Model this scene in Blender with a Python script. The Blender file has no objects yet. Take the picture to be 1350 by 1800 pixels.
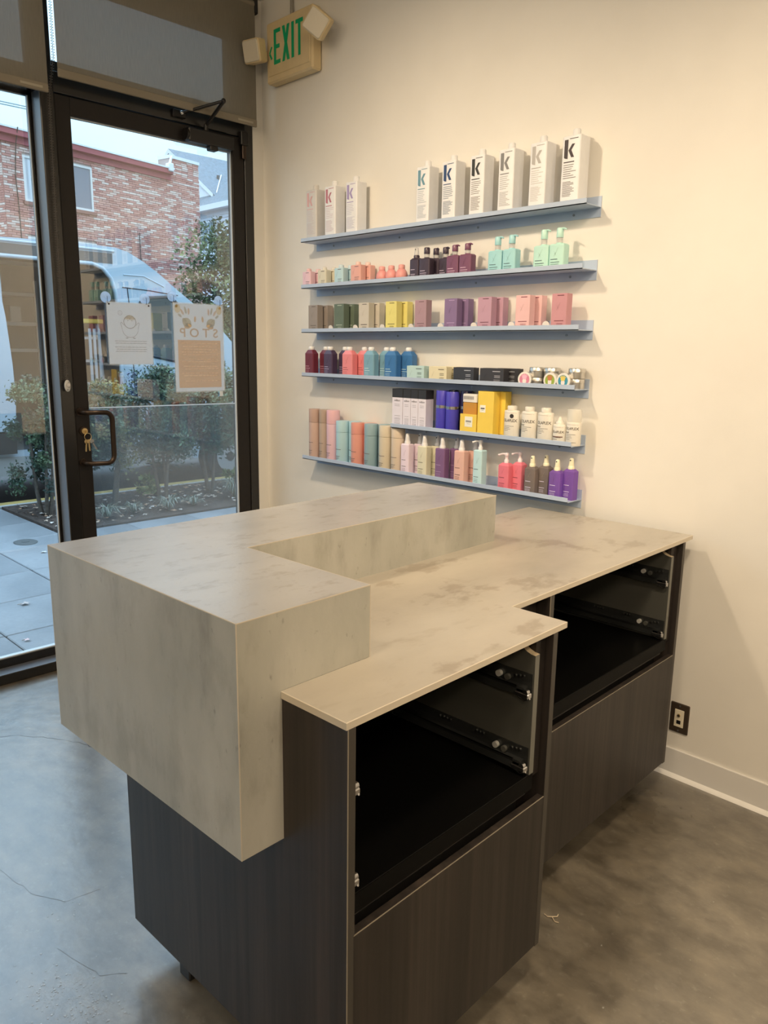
import bpy, math, random
from mathutils import Vector, Matrix
PI = math.pi
random.seed(7)
S = bpy.context.scene
COL = S.collection

# ------------------------------------------------------------------ camera
def make_camera():
    yaw, pitch, roll, f = math.radians(45.0614), math.radians(11.8111), math.radians(0.8432), 1354.87
    F = Vector((-math.sin(yaw)*math.cos(pitch), math.cos(yaw)*math.cos(pitch), -math.sin(pitch)))
    R = Vector((math.cos(yaw), math.sin(yaw), 0)); U = R.cross(F)
    R2 = R*math.cos(roll)+U*math.sin(roll); U2 = -R*math.sin(roll)+U*math.cos(roll)
    cd = bpy.data.cameras.new('camera'); cd.sensor_fit = 'VERTICAL'; cd.sensor_height = 36.0
    cd.lens = f/1800*36.0; cd.clip_start = 0.02; cd.clip_end = 300
    c = bpy.data.objects.new('camera', cd); COL.objects.link(c)
    m = Matrix.Identity(4)
    for i in range(3):
        m[i][0] = R2[i]; m[i][1] = U2[i]; m[i][2] = -F[i]
    m[0][3], m[1][3], m[2][3] = 3.5348, -2.5946, 1.5187
    c.matrix_world = m
    S.camera = c
make_camera()

# ------------------------------------------------------------------ world: overcast sky
def make_world():
    w = bpy.data.worlds.new('overcast_sky'); S.world = w; w.use_nodes = True
    nt = w.node_tree; nt.nodes.clear()
    out = nt.nodes.new('ShaderNodeOutputWorld'); bg = nt.nodes.new('ShaderNodeBackground')
    tc = nt.nodes.new('ShaderNodeTexCoord'); sx = nt.nodes.new('ShaderNodeSeparateXYZ')
    mr = nt.nodes.new('ShaderNodeMapRange'); mr.inputs['From Min'].default_value = 0.0; mr.inputs['From Max'].default_value = 1.0
    rp = nt.nodes.new('ShaderNodeValToRGB')
    rp.color_ramp.elements[0].color = (0.46, 0.645, 0.75, 1); rp.color_ramp.elements[0].position = 0.12
    rp.color_ramp.elements[1].color = (1.95, 2.65, 3.45, 1); rp.color_ramp.elements[1].position = 1.0
    nt.links.new(tc.outputs['Generated'], sx.inputs[0]); nt.links.new(sx.outputs['Z'], mr.inputs['Value'])
    nt.links.new(mr.outputs[0], rp.inputs[0]); nt.links.new(rp.outputs[0], bg.inputs['Color'])
    bg.inputs['Strength'].default_value = 1.72
    nt.links.new(bg.outputs[0], out.inputs['Surface'])
make_world()

# ------------------------------------------------------------------ interior lamps outside the frame: ceiling track heads, plus fills added to brighten
WARM = (1.0, 0.79, 0.55)
def spot(loc, target, power, angle=110, blend=0.9, r=0.05, col=WARM):
    l = bpy.data.lights.new('ceiling_and_fill_spot', 'SPOT'); l.energy = power; l.color = col
    l.spot_size = math.radians(angle); l.spot_blend = blend; l.shadow_soft_size = r
    o = bpy.data.objects.new('ceiling_and_fill_spot', l); COL.objects.link(o); o.location = loc
    o.rotation_euler = (Vector(target)-Vector(loc)).to_track_quat('-Z', 'Y').to_euler()
spot((1.35, -1.65, 2.98), (1.3, 0.0, 1.0), 100, 112, 1.0, 0.07)
spot((0.9, -2.9, 3.1), (0.9, 0.0, 1.1), 85, 80, 1.0, 0.5)  # added unseen soft spot, spreads the light and weakens shadows
spot((3.3, -1.65, 2.98), (2.8, 0.0, 0.5), 128, 112, 1.0, 0.14)
spot((2.7, -2.7, 3.2), (2.3, -1.5, 0.9), 40, 100, 1.0, 0.2)
spot((4.9, -1.8, 3.2), (3.5, 0.0, 0.5), 145, 110, 1.0, 0.2)  # unseen spot, strengthened as fill for the lower right wall
def fill_point(loc, power, r=0.12):
    l = bpy.data.lights.new('fill_point_light', 'POINT'); l.energy = power; l.color = WARM; l.shadow_soft_size = r
    o = bpy.data.objects.new('fill_point_light', l); COL.objects.link(o); o.location = loc
fill_point((5.0, -3.8, 2.9), 74); fill_point((3.4, -5.6, 2.6), 46)  # unseen fills added to brighten the upper wall and ledge face
S.view_settings.view_transform = 'Standard'; S.view_settings.look = 'None'
S.view_settings.gamma = 1.0; S.view_settings.use_curve_mapping = False
S.view_settings.exposure = 0.0
S.cycles.max_bounces = 10; S.cycles.transparent_max_bounces = 16; S.cycles.diffuse_bounces = 5
S.cycles.caustics_reflective = False; S.cycles.caustics_refractive = False
S.cycles.sample_clamp_indirect = 6.0

# ------------------------------------------------------------------ materials
MATS = {}
def mat(name, col, rough=0.5, metal=0.0, spec=0.5, var=0.0, vscale=30.0, bump=0.0, bscale=200.0, stretch=None, coat=0.0, alpha=None, trans=0.0, emit=None):
    if name in MATS: return MATS[name]
    m = bpy.data.materials.new(name); m.use_nodes = True; nt = m.node_tree
    b = nt.nodes['Principled BSDF']
    b.inputs['Base Color'].default_value = (*col, 1); b.inputs['Roughness'].default_value = rough
    b.inputs['Metallic'].default_value = metal; b.inputs['Specular IOR Level'].default_value = spec
    b.inputs['Coat Weight'].default_value = coat
    if trans: b.inputs['Transmission Weight'].default_value = trans
    if emit: b.inputs['Emission Color'].default_value = (*emit[0], 1); b.inputs['Emission Strength'].default_value = emit[1]
    if var or bump:
        tc = nt.nodes.new('ShaderNodeTexCoord'); mp = nt.nodes.new('ShaderNodeMapping')
        if stretch: mp.inputs['Scale'].default_value = stretch
        nt.links.new(tc.outputs['Object'], mp.inputs[0])
        if var:
            n = nt.nodes.new('ShaderNodeTexNoise'); n.inputs['Scale'].default_value = vscale; n.inputs['Detail'].default_value = 5
            nt.links.new(mp.outputs[0], n.inputs[0])
            r = nt.nodes.new('ShaderNodeValToRGB'); e = r.color_ramp.elements
            e[0].position = 0.3; e[1].position = 0.7
            e[0].color = (*[c*(1-var) for c in col], 1); e[1].color = (*[min(1, c*(1+var)) for c in col], 1)
            nt.links.new(n.outputs[0], r.inputs[0]); nt.links.new(r.outputs[0], b.inputs['Base Color'])
        if bump:
            n2 = nt.nodes.new('ShaderNodeTexNoise'); n2.inputs['Scale'].default_value = bscale; n2.inputs['Detail'].default_value = 4
            nt.links.new(mp.outputs[0], n2.inputs[0])
            bp = nt.nodes.new('ShaderNodeBump'); bp.inputs['Strength'].default_value = bump; bp.inputs['Distance'].default_value = 0.002
            nt.links.new(n2.outputs[0], bp.inputs['Height']); nt.links.new(bp.outputs[0], b.inputs['Normal'])
    MATS[name] = m
    return m

def glass_mat(name, tint=(0.93, 0.97, 0.97), gain=1.9):
    m = bpy.data.materials.new(name); m.use_nodes = True; nt = m.node_tree; nt.nodes.clear()
    out = nt.nodes.new('ShaderNodeOutputMaterial'); mix = nt.nodes.new('ShaderNodeMixShader')
    t = nt.nodes.new('ShaderNodeBsdfTransparent'); t.inputs[0].default_value = (*tint, 1)
    g = nt.nodes.new('ShaderNodeBsdfGlossy'); g.inputs['Roughness'].default_value = 0.0
    fr = nt.nodes.new('ShaderNodeFresnel'); fr.inputs['IOR'].default_value = 1.72
    ge = nt.nodes.new('ShaderNodeNewGeometry')
    a = nt.nodes.new('ShaderNodeMath'); a.operation = 'SUBTRACT'; a.inputs[0].default_value = gain
    nt.links.new(ge.outputs['Backfacing'], a.inputs[1])
    b2 = nt.nodes.new('ShaderNodeMath'); b2.operation = 'SUBTRACT'; b2.inputs[0].default_value = 1.0
    nt.links.new(ge.outputs['Backfacing'], b2.inputs[1])
    c = nt.nodes.new('ShaderNodeMath'); c.operation = 'MULTIPLY'; nt.links.new(fr.outputs[0], c.inputs[0]); nt.links.new(a.outputs[0], c.inputs[1])
    d = nt.nodes.new('ShaderNodeMath'); d.operation = 'MULTIPLY'; d.use_clamp = True
    nt.links.new(c.outputs[0], d.inputs[0]); nt.links.new(b2.outputs[0], d.inputs[1])
    nt.links.new(d.outputs[0], mix.inputs[0]); nt.links.new(t.outputs[0], mix.inputs[1]); nt.links.new(g.outputs[0], mix.inputs[2])
    nt.links.new(mix.outputs[0], out.inputs[0])
    MATS[name] = m
    return m

def clear_plastic(name, tint, fac=0.2, rough=0.15):
    m = bpy.data.materials.new(name); m.use_nodes = True; nt = m.node_tree; nt.nodes.clear()
    out = nt.nodes.new('ShaderNodeOutputMaterial'); mix = nt.nodes.new('ShaderNodeMixShader')
    t = nt.nodes.new('ShaderNodeBsdfTransparent'); t.inputs[0].default_value = (*tint, 1)
    g = nt.nodes.new('ShaderNodeBsdfPrincipled'); g.inputs['Base Color'].default_value = (*tint, 1); g.inputs['Roughness'].default_value = rough
    mix.inputs[0].default_value = fac
    nt.links.new(t.outputs[0], mix.inputs[1]); nt.links.new(g.outputs[0], mix.inputs[2]); nt.links.new(mix.outputs[0], out.inputs[0])
    MATS[name] = m
    return m

def sheet_mat(name, col, transl=0.4, see=0.0, var=0.0, weave=False):
    """paper / shade fabric: diffuse + translucent + open weave"""
    m = bpy.data.materials.new(name); m.use_nodes = True; nt = m.node_tree; nt.nodes.clear()
    out = nt.nodes.new('ShaderNodeOutputMaterial'); d = nt.nodes.new('ShaderNodeBsdfDiffuse'); d.inputs[0].default_value = (*col, 1)
    t = nt.nodes.new('ShaderNodeBsdfTranslucent'); t.inputs[0].default_value = (*col, 1)
    mx = nt.nodes.new('ShaderNodeMixShader'); mx.inputs[0].default_value = transl
    nt.links.new(d.outputs[0], mx.inputs[1]); nt.links.new(t.outputs[0], mx.inputs[2])
    if weave:
        tc = nt.nodes.new('ShaderNodeTexCoord'); mp = nt.nodes.new('ShaderNodeMapping'); mp.inputs['Scale'].default_value = (1, 160, 6)
        nt.links.new(tc.outputs['Object'], mp.inputs[0])
        n = nt.nodes.new('ShaderNodeTexNoise'); n.inputs['Scale'].default_value = 3; nt.links.new(mp.outputs[0], n.inputs[0])
        r = nt.nodes.new('ShaderNodeValToRGB'); r.color_ramp.elements[0].position = .3; r.color_ramp.elements[1].position = .7
        r.color_ramp.elements[0].color = (*[c*.9 for c in col], 1); r.color_ramp.elements[1].color = (*[c*1.08 for c in col], 1)
        nt.links.new(n.outputs[0], r.inputs[0]); nt.links.new(r.outputs[0], d.inputs[0])
    last = mx
    if see:
        tr = nt.nodes.new('ShaderNodeBsdfTransparent'); m2 = nt.nodes.new('ShaderNodeMixShader'); m2.inputs[0].default_value = see
        nt.links.new(mx.outputs[0], m2.inputs[1]); nt.links.new(tr.outputs[0], m2.inputs[2]); last = m2
    nt.links.new(last.outputs[0], out.inputs[0])
    MATS[name] = m
    return m

def ramp_mat(name, layers, rough=0.5, spec=0.5, bump=None, rough_var=None, coat=0.0):
    """layers: list of (scale, stretch, detail, [(pos,col)...], mode, factor); the first is the base"""
    m = bpy.data.materials.new(name); m.use_nodes = True; nt = m.node_tree; b = nt.nodes['Principled BSDF']
    b.inputs['Roughness'].default_value = rough; b.inputs['Specular IOR Level'].default_value = spec; b.inputs['Coat Weight'].default_value = coat
    tc = nt.nodes.new('ShaderNodeTexCoord'); prev = None; first = None
    for (sc, st, det, stops, mode, fac) in layers:
        mp = nt.nodes.new('ShaderNodeMapping'); mp.inputs['Scale'].default_value = st; nt.links.new(tc.outputs['Object'], mp.inputs[0])
        n = nt.nodes.new('ShaderNodeTexNoise'); n.inputs['Scale'].default_value = sc; n.inputs['Detail'].default_value = det; n.inputs['Roughness'].default_value = .6
        nt.links.new(mp.outputs[0], n.inputs[0])
        r = nt.nodes.new('ShaderNodeValToRGB'); e = r.color_ramp.elements
        while len(e) < len(stops): e.new(.5)
        for k, (p, c) in enumerate(stops): e[k].position = p; e[k].color = (*c, 1)
        nt.links.new(n.outputs[0], r.inputs[0])
        if first is None: first = n
        if prev is None: prev = r.outputs[0]
        else:
            mx = nt.nodes.new('ShaderNodeMix'); mx.data_type = 'RGBA'; mx.blend_type = mode; mx.inputs[0].default_value = fac
            nt.links.new(prev, mx.inputs[6]); nt.links.new(r.outputs[0], mx.inputs[7]); prev = mx.outputs[2]
    nt.links.new(prev, b.inputs['Base Color'])
    if rough_var:
        r = nt.nodes.new('ShaderNodeMapRange'); r.inputs[3].default_value = rough_var[0]; r.inputs[4].default_value = rough_var[1]
        r.inputs[1].default_value = .3; r.inputs[2].default_value = .7
        nt.links.new(first.outputs[0], r.inputs[0]); nt.links.new(r.outputs[0], b.inputs['Roughness'])
    if bump:
        n2 = nt.nodes.new('ShaderNodeTexNoise'); n2.inputs['Scale'].default_value = bump[0]; n2.inputs['Detail'].default_value = 6
        nt.links.new(tc.outputs['Object'], n2.inputs[0])
        bp = nt.nodes.new('ShaderNodeBump'); bp.inputs['Strength'].default_value = bump[1]; bp.inputs['Distance'].default_value = 0.003
        nt.links.new(n2.outputs[0], bp.inputs['Height']); nt.links.new(bp.outputs[0], b.inputs['Normal']); nt.links.new(bp.outputs[0], b.inputs['Coat Normal'])
    MATS[name] = m
    return m

def attr_mat(name, rough=0.8, extra=0.0, spec=0.3):
    """colour of each piece from a per-piece colour attribute (bricks, leaves)"""
    m = bpy.data.materials.new(name); m.use_nodes = True; nt = m.node_tree; b = nt.nodes['Principled BSDF']
    b.inputs['Roughness'].default_value = rough; b.inputs['Specular IOR Level'].default_value = spec
    a = nt.nodes.new('ShaderNodeAttribute'); a.attribute_name = 'piece'
    nt.links.new(a.outputs['Color'], b.inputs['Base Color'])
    if extra:
        b.inputs['Subsurface Weight'].default_value = 0
    MATS[name] = m
    return m

# setting
M_wall = ramp_mat('wall_paint', [(3, (1, 1, 1), 3, [(.3, (.76, .74, .69)), (.7, (.80, .78, .73))], 'MIX', 1)], rough=.55, spec=.35, bump=(260, .06))
M_ceil = mat('ceiling_paint', (.74, .71, .66), .8)
M_floor = ramp_mat('polished_concrete', [
    (1.9, (1, 1, 1), 9, [(.30, (.095, .080, .058)), (.5, (.150, .130, .098)), (.70, (.235, .21, .168))], 'MIX', 1),
    (9, (1, 1.6, 1), 9, [(.35, (.50, .48, .45)), (.52, (.95, .95, .95)), (.70, (1.35, 1.33, 1.3))], 'MULTIPLY', .85),
    (46, (1, 1, 1), 6, [(.58, (0, 0, 0)), (.74, (.12, .12, .11))], 'ADD', .6)],
    rough=.34, spec=.6, bump=(11, .55), rough_var=(.24, .44), coat=1.0)
M_floor.node_tree.nodes['Principled BSDF'].inputs['Coat Roughness'].default_value = .28
M_floor.node_tree.nodes['Principled BSDF'].inputs['Coat IOR'].default_value = 2.0
M_base = mat('cove_base', (.72, .71, .69), .45)
M_basetoe = mat('cove_toe', (.82, .81, .78), .5)
M_bronze = mat('dark_bronze_frame', (.014, .013, .0125), .24, .0, .6, var=.15, vscale=40)
M_bronze2 = mat('dark_bronze_door', (.013, .0105, .0095), .48, .0, .35, var=.12, vscale=40)
M_metalblack = mat('black_metal', (.014, .013, .013), .32, .3)
M_pull = mat('oil_rubbed_pull', (.05, .036, .028), .3, .7)
M_glass = glass_mat('window_glass', (.95, .98, .98), 3.4)
M_gasket = mat('gasket_lit_edge', (.62, .66, .68), .5)  # pale tone paints the bright lit edges beside the glass
# counter
M_stone = ramp_mat('concrete_laminate', [
    (2.6, (1, 1, .45), 8, [(.28, (.31, .315, .28)), (.5, (.425, .425, .385)), (.70, (.54, .535, .49))], 'MIX', 1),
    (12, (1, 1, .35), 9, [(.30, (.74, .72, .70)), (.45, (1, 1, 1)), (.7, (1.05, 1.05, 1.04))], 'MULTIPLY', .8),
    (7, (1, 1, .55), 14, [(.545, (1, 1, 1)), (.64, (.80, .785, .75))], 'MULTIPLY', .7),
    (60, (1, 1, .5), 5, [(.27, (.45, .42, .4)), (.36, (1, 1, 1)), (1, (1, 1, 1))], 'MULTIPLY', .6)],
    rough=.40, spec=.5, bump=(140, .10))
M_stonetop = ramp_mat('concrete_laminate_top', [
    (2.4, (1, .5, 1), 8, [(.28, (.33, .325, .315)), (.5, (.425, .415, .40)), (.72, (.50, .49, .475))], 'MIX', 1),
    (9, (1.5, .6, 1), 9, [(.30, (.70, .66, .62)), (.42, (1, 1, 1)), (.7, (1.05, 1.04, 1.03))], 'MULTIPLY', .6),
    (22, (1.3, .7, 1), 9, [(.56, (1, 1, 1)), (.66, (.78, .74, .69))], 'MULTIPLY', .8),
    (50, (1, .6, 1), 5, [(.27, (.55, .52, .5)), (.36, (1, 1, 1)), (1, (1, 1, 1))], 'MULTIPLY', .5)],
    rough=.30, spec=.6, bump=(140, .08), coat=.35)
M_stonetop.node_tree.nodes['Principled BSDF'].inputs['Coat Roughness'].default_value = .24
M_work = ramp_mat('worktop_laminate', [
    (2.4, (1, .5, 1), 8, [(.28, (.36, .33, .285)), (.5, (.45, .415, .355)), (.72, (.52, .485, .42))], 'MIX', 1),
    (6, (1.2, .8, 1), 14, [(.575, (1, 1, 1)), (.625, (.74, .695, .66))], 'MULTIPLY', .75),
    (9, (1.5, .6, 1), 9, [(.30, (.76, .72, .67)), (.42, (1, 1, 1)), (.7, (1.05, 1.04, 1.03))], 'MULTIPLY', .6)],
    rough=.36, spec=.5, bump=(140, .08))
M_stoneedge = mat('pale_laminate_edge', (.62, .56, .46), .45)  # pale edge tone, also paints the edge highlights on the ledge
M_wood = ramp_mat('charcoal_wood', [
    (5, (1.6, 1.6, .10), 8, [(.28, (.018, .0145, .013)), (.5, (.029, .0238, .0212)), (.72, (.050, .040, .035))], 'MIX', 1),
    (60, (1, 1, .025), 6, [(.3, (.55, .54, .54)), (.5, (1, 1, 1)), (.70, (1.5, 1.38, 1.3))], 'MULTIPLY', .9)],
    rough=.46, spec=.45, bump=(90, .04))
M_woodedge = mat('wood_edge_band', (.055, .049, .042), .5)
M_edgeline = mat('edge_highlight_line', (.26, .23, .18), .5)  # pale tone paints a thin highlight along the cabinet edges
M_black = mat('black_melamine', (.003, .003, .003), .30, 0, .25)
M_blackmatte = mat('black_carcass', (.008, .0075, .007), .5)
M_greyside = mat('grey_melamine', (.070, .070, .062), .45)
M_ply = mat('raw_ply', (.55, .45, .30), .7, var=.15, vscale=60)
M_slide = mat('black_slide', (.085, .09, .09), .26, .75)
M_chrome = mat('chrome', (.55, .55, .56), .25, 1.0)
M_foot = mat('black_foot', (.012, .012, .013), .45)
# shelves
M_shelf = mat('blue_grey_powdercoat', (.44, .53, .68), .38, .0, var=.03, vscale=8)
M_screw = mat('screw_head', (.25, .26, .28), .35, .8)
# exit sign etc.
M_ivory = mat('aged_ivory_plastic', (.72, .58, .34), .45, var=.06, vscale=12)
M_lens = mat('ribbed_lens', (.72, .66, .53), .25, 0, .6, bump=.25, bscale=90, stretch=(3, .2, .2))
M_exitgreen = mat('exit_green', (.0, .20, .07), .4, emit=((.0, .35, .12), .12))
M_brown = mat('dark_wallplate', (.045, .032, .022), .4)
M_ivoryplate = mat('ivory_insert', (.72, .66, .52), .4)
M_paper = sheet_mat('poster_paper', (.88, .86, .88), .6)
M_lamin = clear_plastic('laminate_film', (.92, .95, .96), .25, .1)
M_shade = sheet_mat('roller_shade_fabric', (.30, .275, .225), .22, .20, weave=True)
M_shadebar = sheet_mat('shade_hem', (.28, .25, .20), .05)
M_cup = sheet_mat('suction_cup_vinyl', (.72, .84, 1.0), .6, .45)
M_brass = mat('brass_key', (.72, .55, .28), .28, .9)
M_chain = mat('bead_chain', (.12, .11, .10), .4, .3)
M_clearclip = clear_plastic('clear_clip', (.85, .85, .83), .6, .1)

# ------------------------------------------------------------------ geometry builder
class G:
    def __init__(s): s.v = []; s.f = []; s.mi = []; s.ms = []; s.sm = []; s.col = []
    def m(s, material):
        if material not in s.ms: s.ms.append(material)
        return s.ms.index(material)
    def add(s, vs, fs, material, smooth=False, col=None):
        o = len(s.v); k = s.m(material); s.v += [tuple(p) for p in vs]
        for f in fs: s.f.append([i+o for i in f]); s.mi.append(k); s.sm.append(smooth); s.col.append(col)
    def box(s, x0, x1, y0, y1, z0, z1, material, col=None):
        s.add([(x0, y0, z0), (x1, y0, z0), (x1, y1, z0), (x0, y1, z0), (x0, y0, z1), (x1, y0, z1), (x1, y1, z1), (x0, y1, z1)],
              [(3, 2, 1, 0), (4, 5, 6, 7), (0, 1, 5, 4), (1, 2, 6, 5), (2, 3, 7, 6), (3, 0, 4, 7)], material, col=col)
    def bbox(s, x0, x1, y0, y1, z0, z1, material, c=0.002):
        """box with all edges chamfered"""
        X, Y, Z = (x0, x1), (y0, y1), (z0, z1)
        vs = []; idx = {}
        for i in (0, 1):
            for j in (0, 1):
                for k in (0, 1):
                    sx, sy, sz = (1, -1)[i], (1, -1)[j], (1, -1)[k]
                    for ax in range(3):
                        p = [X[i]+sx*c, Y[j]+sy*c, Z[k]+sz*c]; p[ax] = (X[i], Y[j], Z[k])[ax]
                        idx[(i, j, k, ax)] = len(vs); vs.append(tuple(p))
        fs = []
        for ax in range(3):
            a, b = [q for q in range(3) if q != ax]
            for e in (0, 1):
                ring = []
                for (p, q) in ((0, 0), (1, 0), (1, 1), (0, 1)):
                    key = [0, 0, 0]; key[ax] = e; key[a] = p; key[b] = q; ring.append(idx[(*key, ax)])
                fs.append(ring)
            for p in (0, 1):
                for q in (0, 1):
                    k0 = [0, 0, 0]; k0[a] = p; k0[b] = q; k1 = list(k0); k1[ax] = 1
                    fs.append([idx[(*k0, a)], idx[(*k1, a)], idx[(*k1, b)], idx[(*k0, b)]])
        for i in (0, 1):
            for j in (0, 1):
                for k in (0, 1): fs.append([idx[(i, j, k, 0)], idx[(i, j, k, 1)], idx[(i, j, k, 2)]])
        cx = Vector(((x0+x1)/2, (y0+y1)/2, (z0+z1)/2)); out = []
        for f in fs:
            ps = [Vector(vs[i]) for i in f]; n = (ps[1]-ps[0]).cross(ps[2]-ps[0]); ce = sum(ps, Vector())/len(ps)
            out.append(f if n.dot(ce-cx) > 0 else f[::-1])
        s.add(vs, out, material)
    def prism(s, poly, z0, z1, material, side=None, smooth=False):
        """vertical prism from a CCW polygon in XY"""
        n = len(poly); vs = [(x, y, z0) for x, y in poly]+[(x, y, z1) for x, y in poly]
        s.add(vs, [tuple(range(n))[::-1], tuple(range(n, 2*n))], material)
        s.add(vs, [(i, (i+1) % n, n+(i+1) % n, n+i) for i in range(n)], side or material, smooth)
    def prism_ax(s, poly, a0, a1, ax, material, smooth=False):
        """prism along axis 'x' (poly in y,z) or 'y' (poly in x,z)"""
        n = len(poly)
        mk = (lambda p, a: (a, p[0], p[1])) if ax == 'x' else (lambda p, a: (p[0], a, p[1]))
        vs = [mk(p, a0) for p in poly]+[mk(p, a1) for p in poly]
        fs = [tuple(range(n))[::-1], tuple(range(n, 2*n))]+[(i, (i+1) % n, n+(i+1) % n, n+i) for i in range(n)]
        if ax == 'y': fs = [f[::-1] for f in fs]
        s.add(vs, fs[:2], material); s.add(vs, fs[2:], material, smooth)
    def lathe(s, prof, cx, cy, material, seg=16, sx=1.0, sy=1.0, smooth=True):
        """prof: list of (r,z) from bottom to top, closed with caps"""
        vs = []; n = len(prof)
        for r, z in prof:
            for k in range(seg):
                a = 2*PI*k/seg; vs.append((cx+r*sx*math.cos(a), cy+r*sy*math.sin(a), z))
        fs = [(i*seg+k, i*seg+(k+1) % seg, (i+1)*seg+(k+1) % seg, (i+1)*seg+k) for i in range(n-1) for k in range(seg)]
        s.add(vs, fs, material, smooth)
        s.add(vs, [tuple(range(seg))[::-1], tuple((n-1)*seg+k for k in range(seg))], material)
    def tube(s, pts, r, material, seg=8, closed=False):
        pts = [Vector(p) for p in pts]; n = len(pts); vs = []; up = None
        for i, p in enumerate(pts):
            a = pts[(i-1) % n] if (closed or i > 0) else p; b = pts[(i+1) % n] if (closed or i < n-1) else p
            t = (b-a).normalized()
            if up is None:
                up = Vector((0, 0, 1)) if abs(t.z) < .9 else Vector((1, 0, 0))
            x = up.cross(t)
            x = x.normalized() if x.length > 1e-6 else Vector((1, 0, 0)); y = t.cross(x); up = y
            rr = r[i] if isinstance(r, (list, tuple)) else r
            for k in range(seg):
                an = 2*PI*k/seg; vs.append(p+x*(rr*math.cos(an))+y*(rr*math.sin(an)))
        m = n if closed else n-1
        fs = [(i*seg+k, i*seg+(k+1) % seg, ((i+1) % n)*seg+(k+1) % seg, ((i+1) % n)*seg+k) for i in range(m) for k in range(seg)]
        s.add(vs, fs, material, True)
        if not closed: s.add(vs, [tuple(range(seg))[::-1], tuple((n-1)*seg+k for k in range(seg))], material)
    def disc(s, c, n, r, t, material, seg=16, smooth=True):
        """coin of radius r, thickness t, centred on c, axis n"""
        n = Vector(n).normalized(); a = n.orthogonal().normalized(); b = n.cross(a); c = Vector(c); vs = []
        for e in (-t/2, t/2):
            for k in range(seg): q = 2*PI*k/seg; vs.append(c+n*e+a*(r*math.cos(q))+b*(r*math.sin(q)))
        s.add(vs, [tuple(range(seg))[::-1], tuple(range(seg, 2*seg))], material)
        s.add(vs, [(k, (k+1) % seg, seg+(k+1) % seg, seg+k) for k in range(seg)], material, smooth)
    def ball(s, c, r, material, seg=12, rings=8, sc=(1, 1, 1), col=None):
        vs = [(c[0], c[1], c[2]-r*sc[2])]; fs = []
        for i in range(1, rings):
            p = PI*i/rings
            for k in range(seg):
                a = 2*PI*k/seg; vs.append((c[0]+r*sc[0]*math.sin(p)*math.cos(a), c[1]+r*sc[1]*math.sin(p)*math.sin(a), c[2]-r*sc[2]*math.cos(p)))
        vs.append((c[0], c[1], c[2]+r*sc[2])); t = len(vs)-1
        for k in range(seg):
            fs.append((0, 1+(k+1) % seg, 1+k)); o = 1+(rings-2)*seg; fs.append((t, o+k, o+(k+1) % seg))
        for i in range(rings-2):
            for k in range(seg): a = 1+i*seg; fs.append((a+k, a+(k+1) % seg, a+seg+(k+1) % seg, a+seg+k))
        s.add(vs, fs, material, True, col)
    def xf(s, M, start=0):
        for i in range(start, len(s.v)): s.v[i] = tuple(M @ Vector(s.v[i]))
    def build(s, name, parent=None, loc=None, rotz=0.0, colattr=False):
        me = bpy.data.meshes.new(name); me.from_pydata(s.v, [], s.f)
        for m_ in s.ms: me.materials.append(m_)
        me.polygons.foreach_set('material_index', s.mi); me.polygons.foreach_set('use_smooth', s.sm)
        if colattr:
            ca = me.color_attributes.new('piece', 'FLOAT_COLOR', 'CORNER'); buf = []
            for p, c in zip(me.polygons, s.col): buf += [*(c or (.5, .5, .5)), 1.0]*p.loop_total
            ca.data.foreach_set('color', buf)
        me.update()
        o = bpy.data.objects.new(name, me); COL.objects.link(o)
        if name in ('label_print', 'edge_band_highlight', 'screw_heads', 'text_lines', 'small_print', 'barcode', 'lid_print'): o['kind'] = 'stuff'
        if parent: o.parent = parent
        if loc: o.location = loc
        o.rotation_euler.z = rotz
        return o

def tag(o, label=None, cat=None, group=None, kind=None):
    if label: o['label'] = label
    if cat: o['category'] = cat
    if group: o['group'] = group
    if kind: o['kind'] = kind
    return o
def empty(name, loc=(0, 0, 0), rotz=0.0, label=None, cat=None, group=None, kind=None):
    o = bpy.data.objects.new(name, None); COL.objects.link(o); o.location = loc; o.rotation_euler.z = rotz
    o.empty_display_size = .05
    return tag(o, label, cat, group, kind)
def bx(name, x0, x1, y0, y1, z0, z1, material, parent=None, c=0.0):
    g = G()
    if c: g.bbox(x0, x1, y0, y1, z0, z1, material, c)
    else: g.box(x0, x1, y0, y1, z0, z1, material)
    return g.build(name, parent)
def rrect(x0, x1, y0, y1, r, seg=4):
    p = []
    for cx, cy, a0 in ((x1-r, y0+r, -PI/2), (x1-r, y1-r, 0), (x0+r, y1-r, PI/2), (x0+r, y0+r, PI)):
        for k in range(seg+1): a = a0+PI/2*k/seg; p.append((cx+r*math.cos(a), cy+r*math.sin(a)))
    return p
def rbox(g, x0, x1, y0, y1, z0, z1, r, material, top=0.0, seg=3):
    """rounded-corner box with an optionally chamfered top"""
    lo = rrect(x0, x1, y0, y1, r, seg); n = len(lo)
    rings = [(lo, z0), (lo, z1-top)]
    if top:
        q = max(r-top, .0005); rings.append((rrect(x0+top, x1-top, y0+top, y1-top, q, seg), z1))
    vs = [(x, y, z) for ring, z in rings for x, y in ring]
    fs = [(i*n+k, i*n+(k+1) % n, (i+1)*n+(k+1) % n, (i+1)*n+k) for i in range(len(rings)-1) for k in range(n)]
    g.add(vs, [f for f in fs[:n]], material, True)
    if top: g.add(vs, fs[n:], material)
    g.add(vs, [tuple(range(n))[::-1], tuple((len(rings)-1)*n+k for k in range(n))], material)

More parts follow.
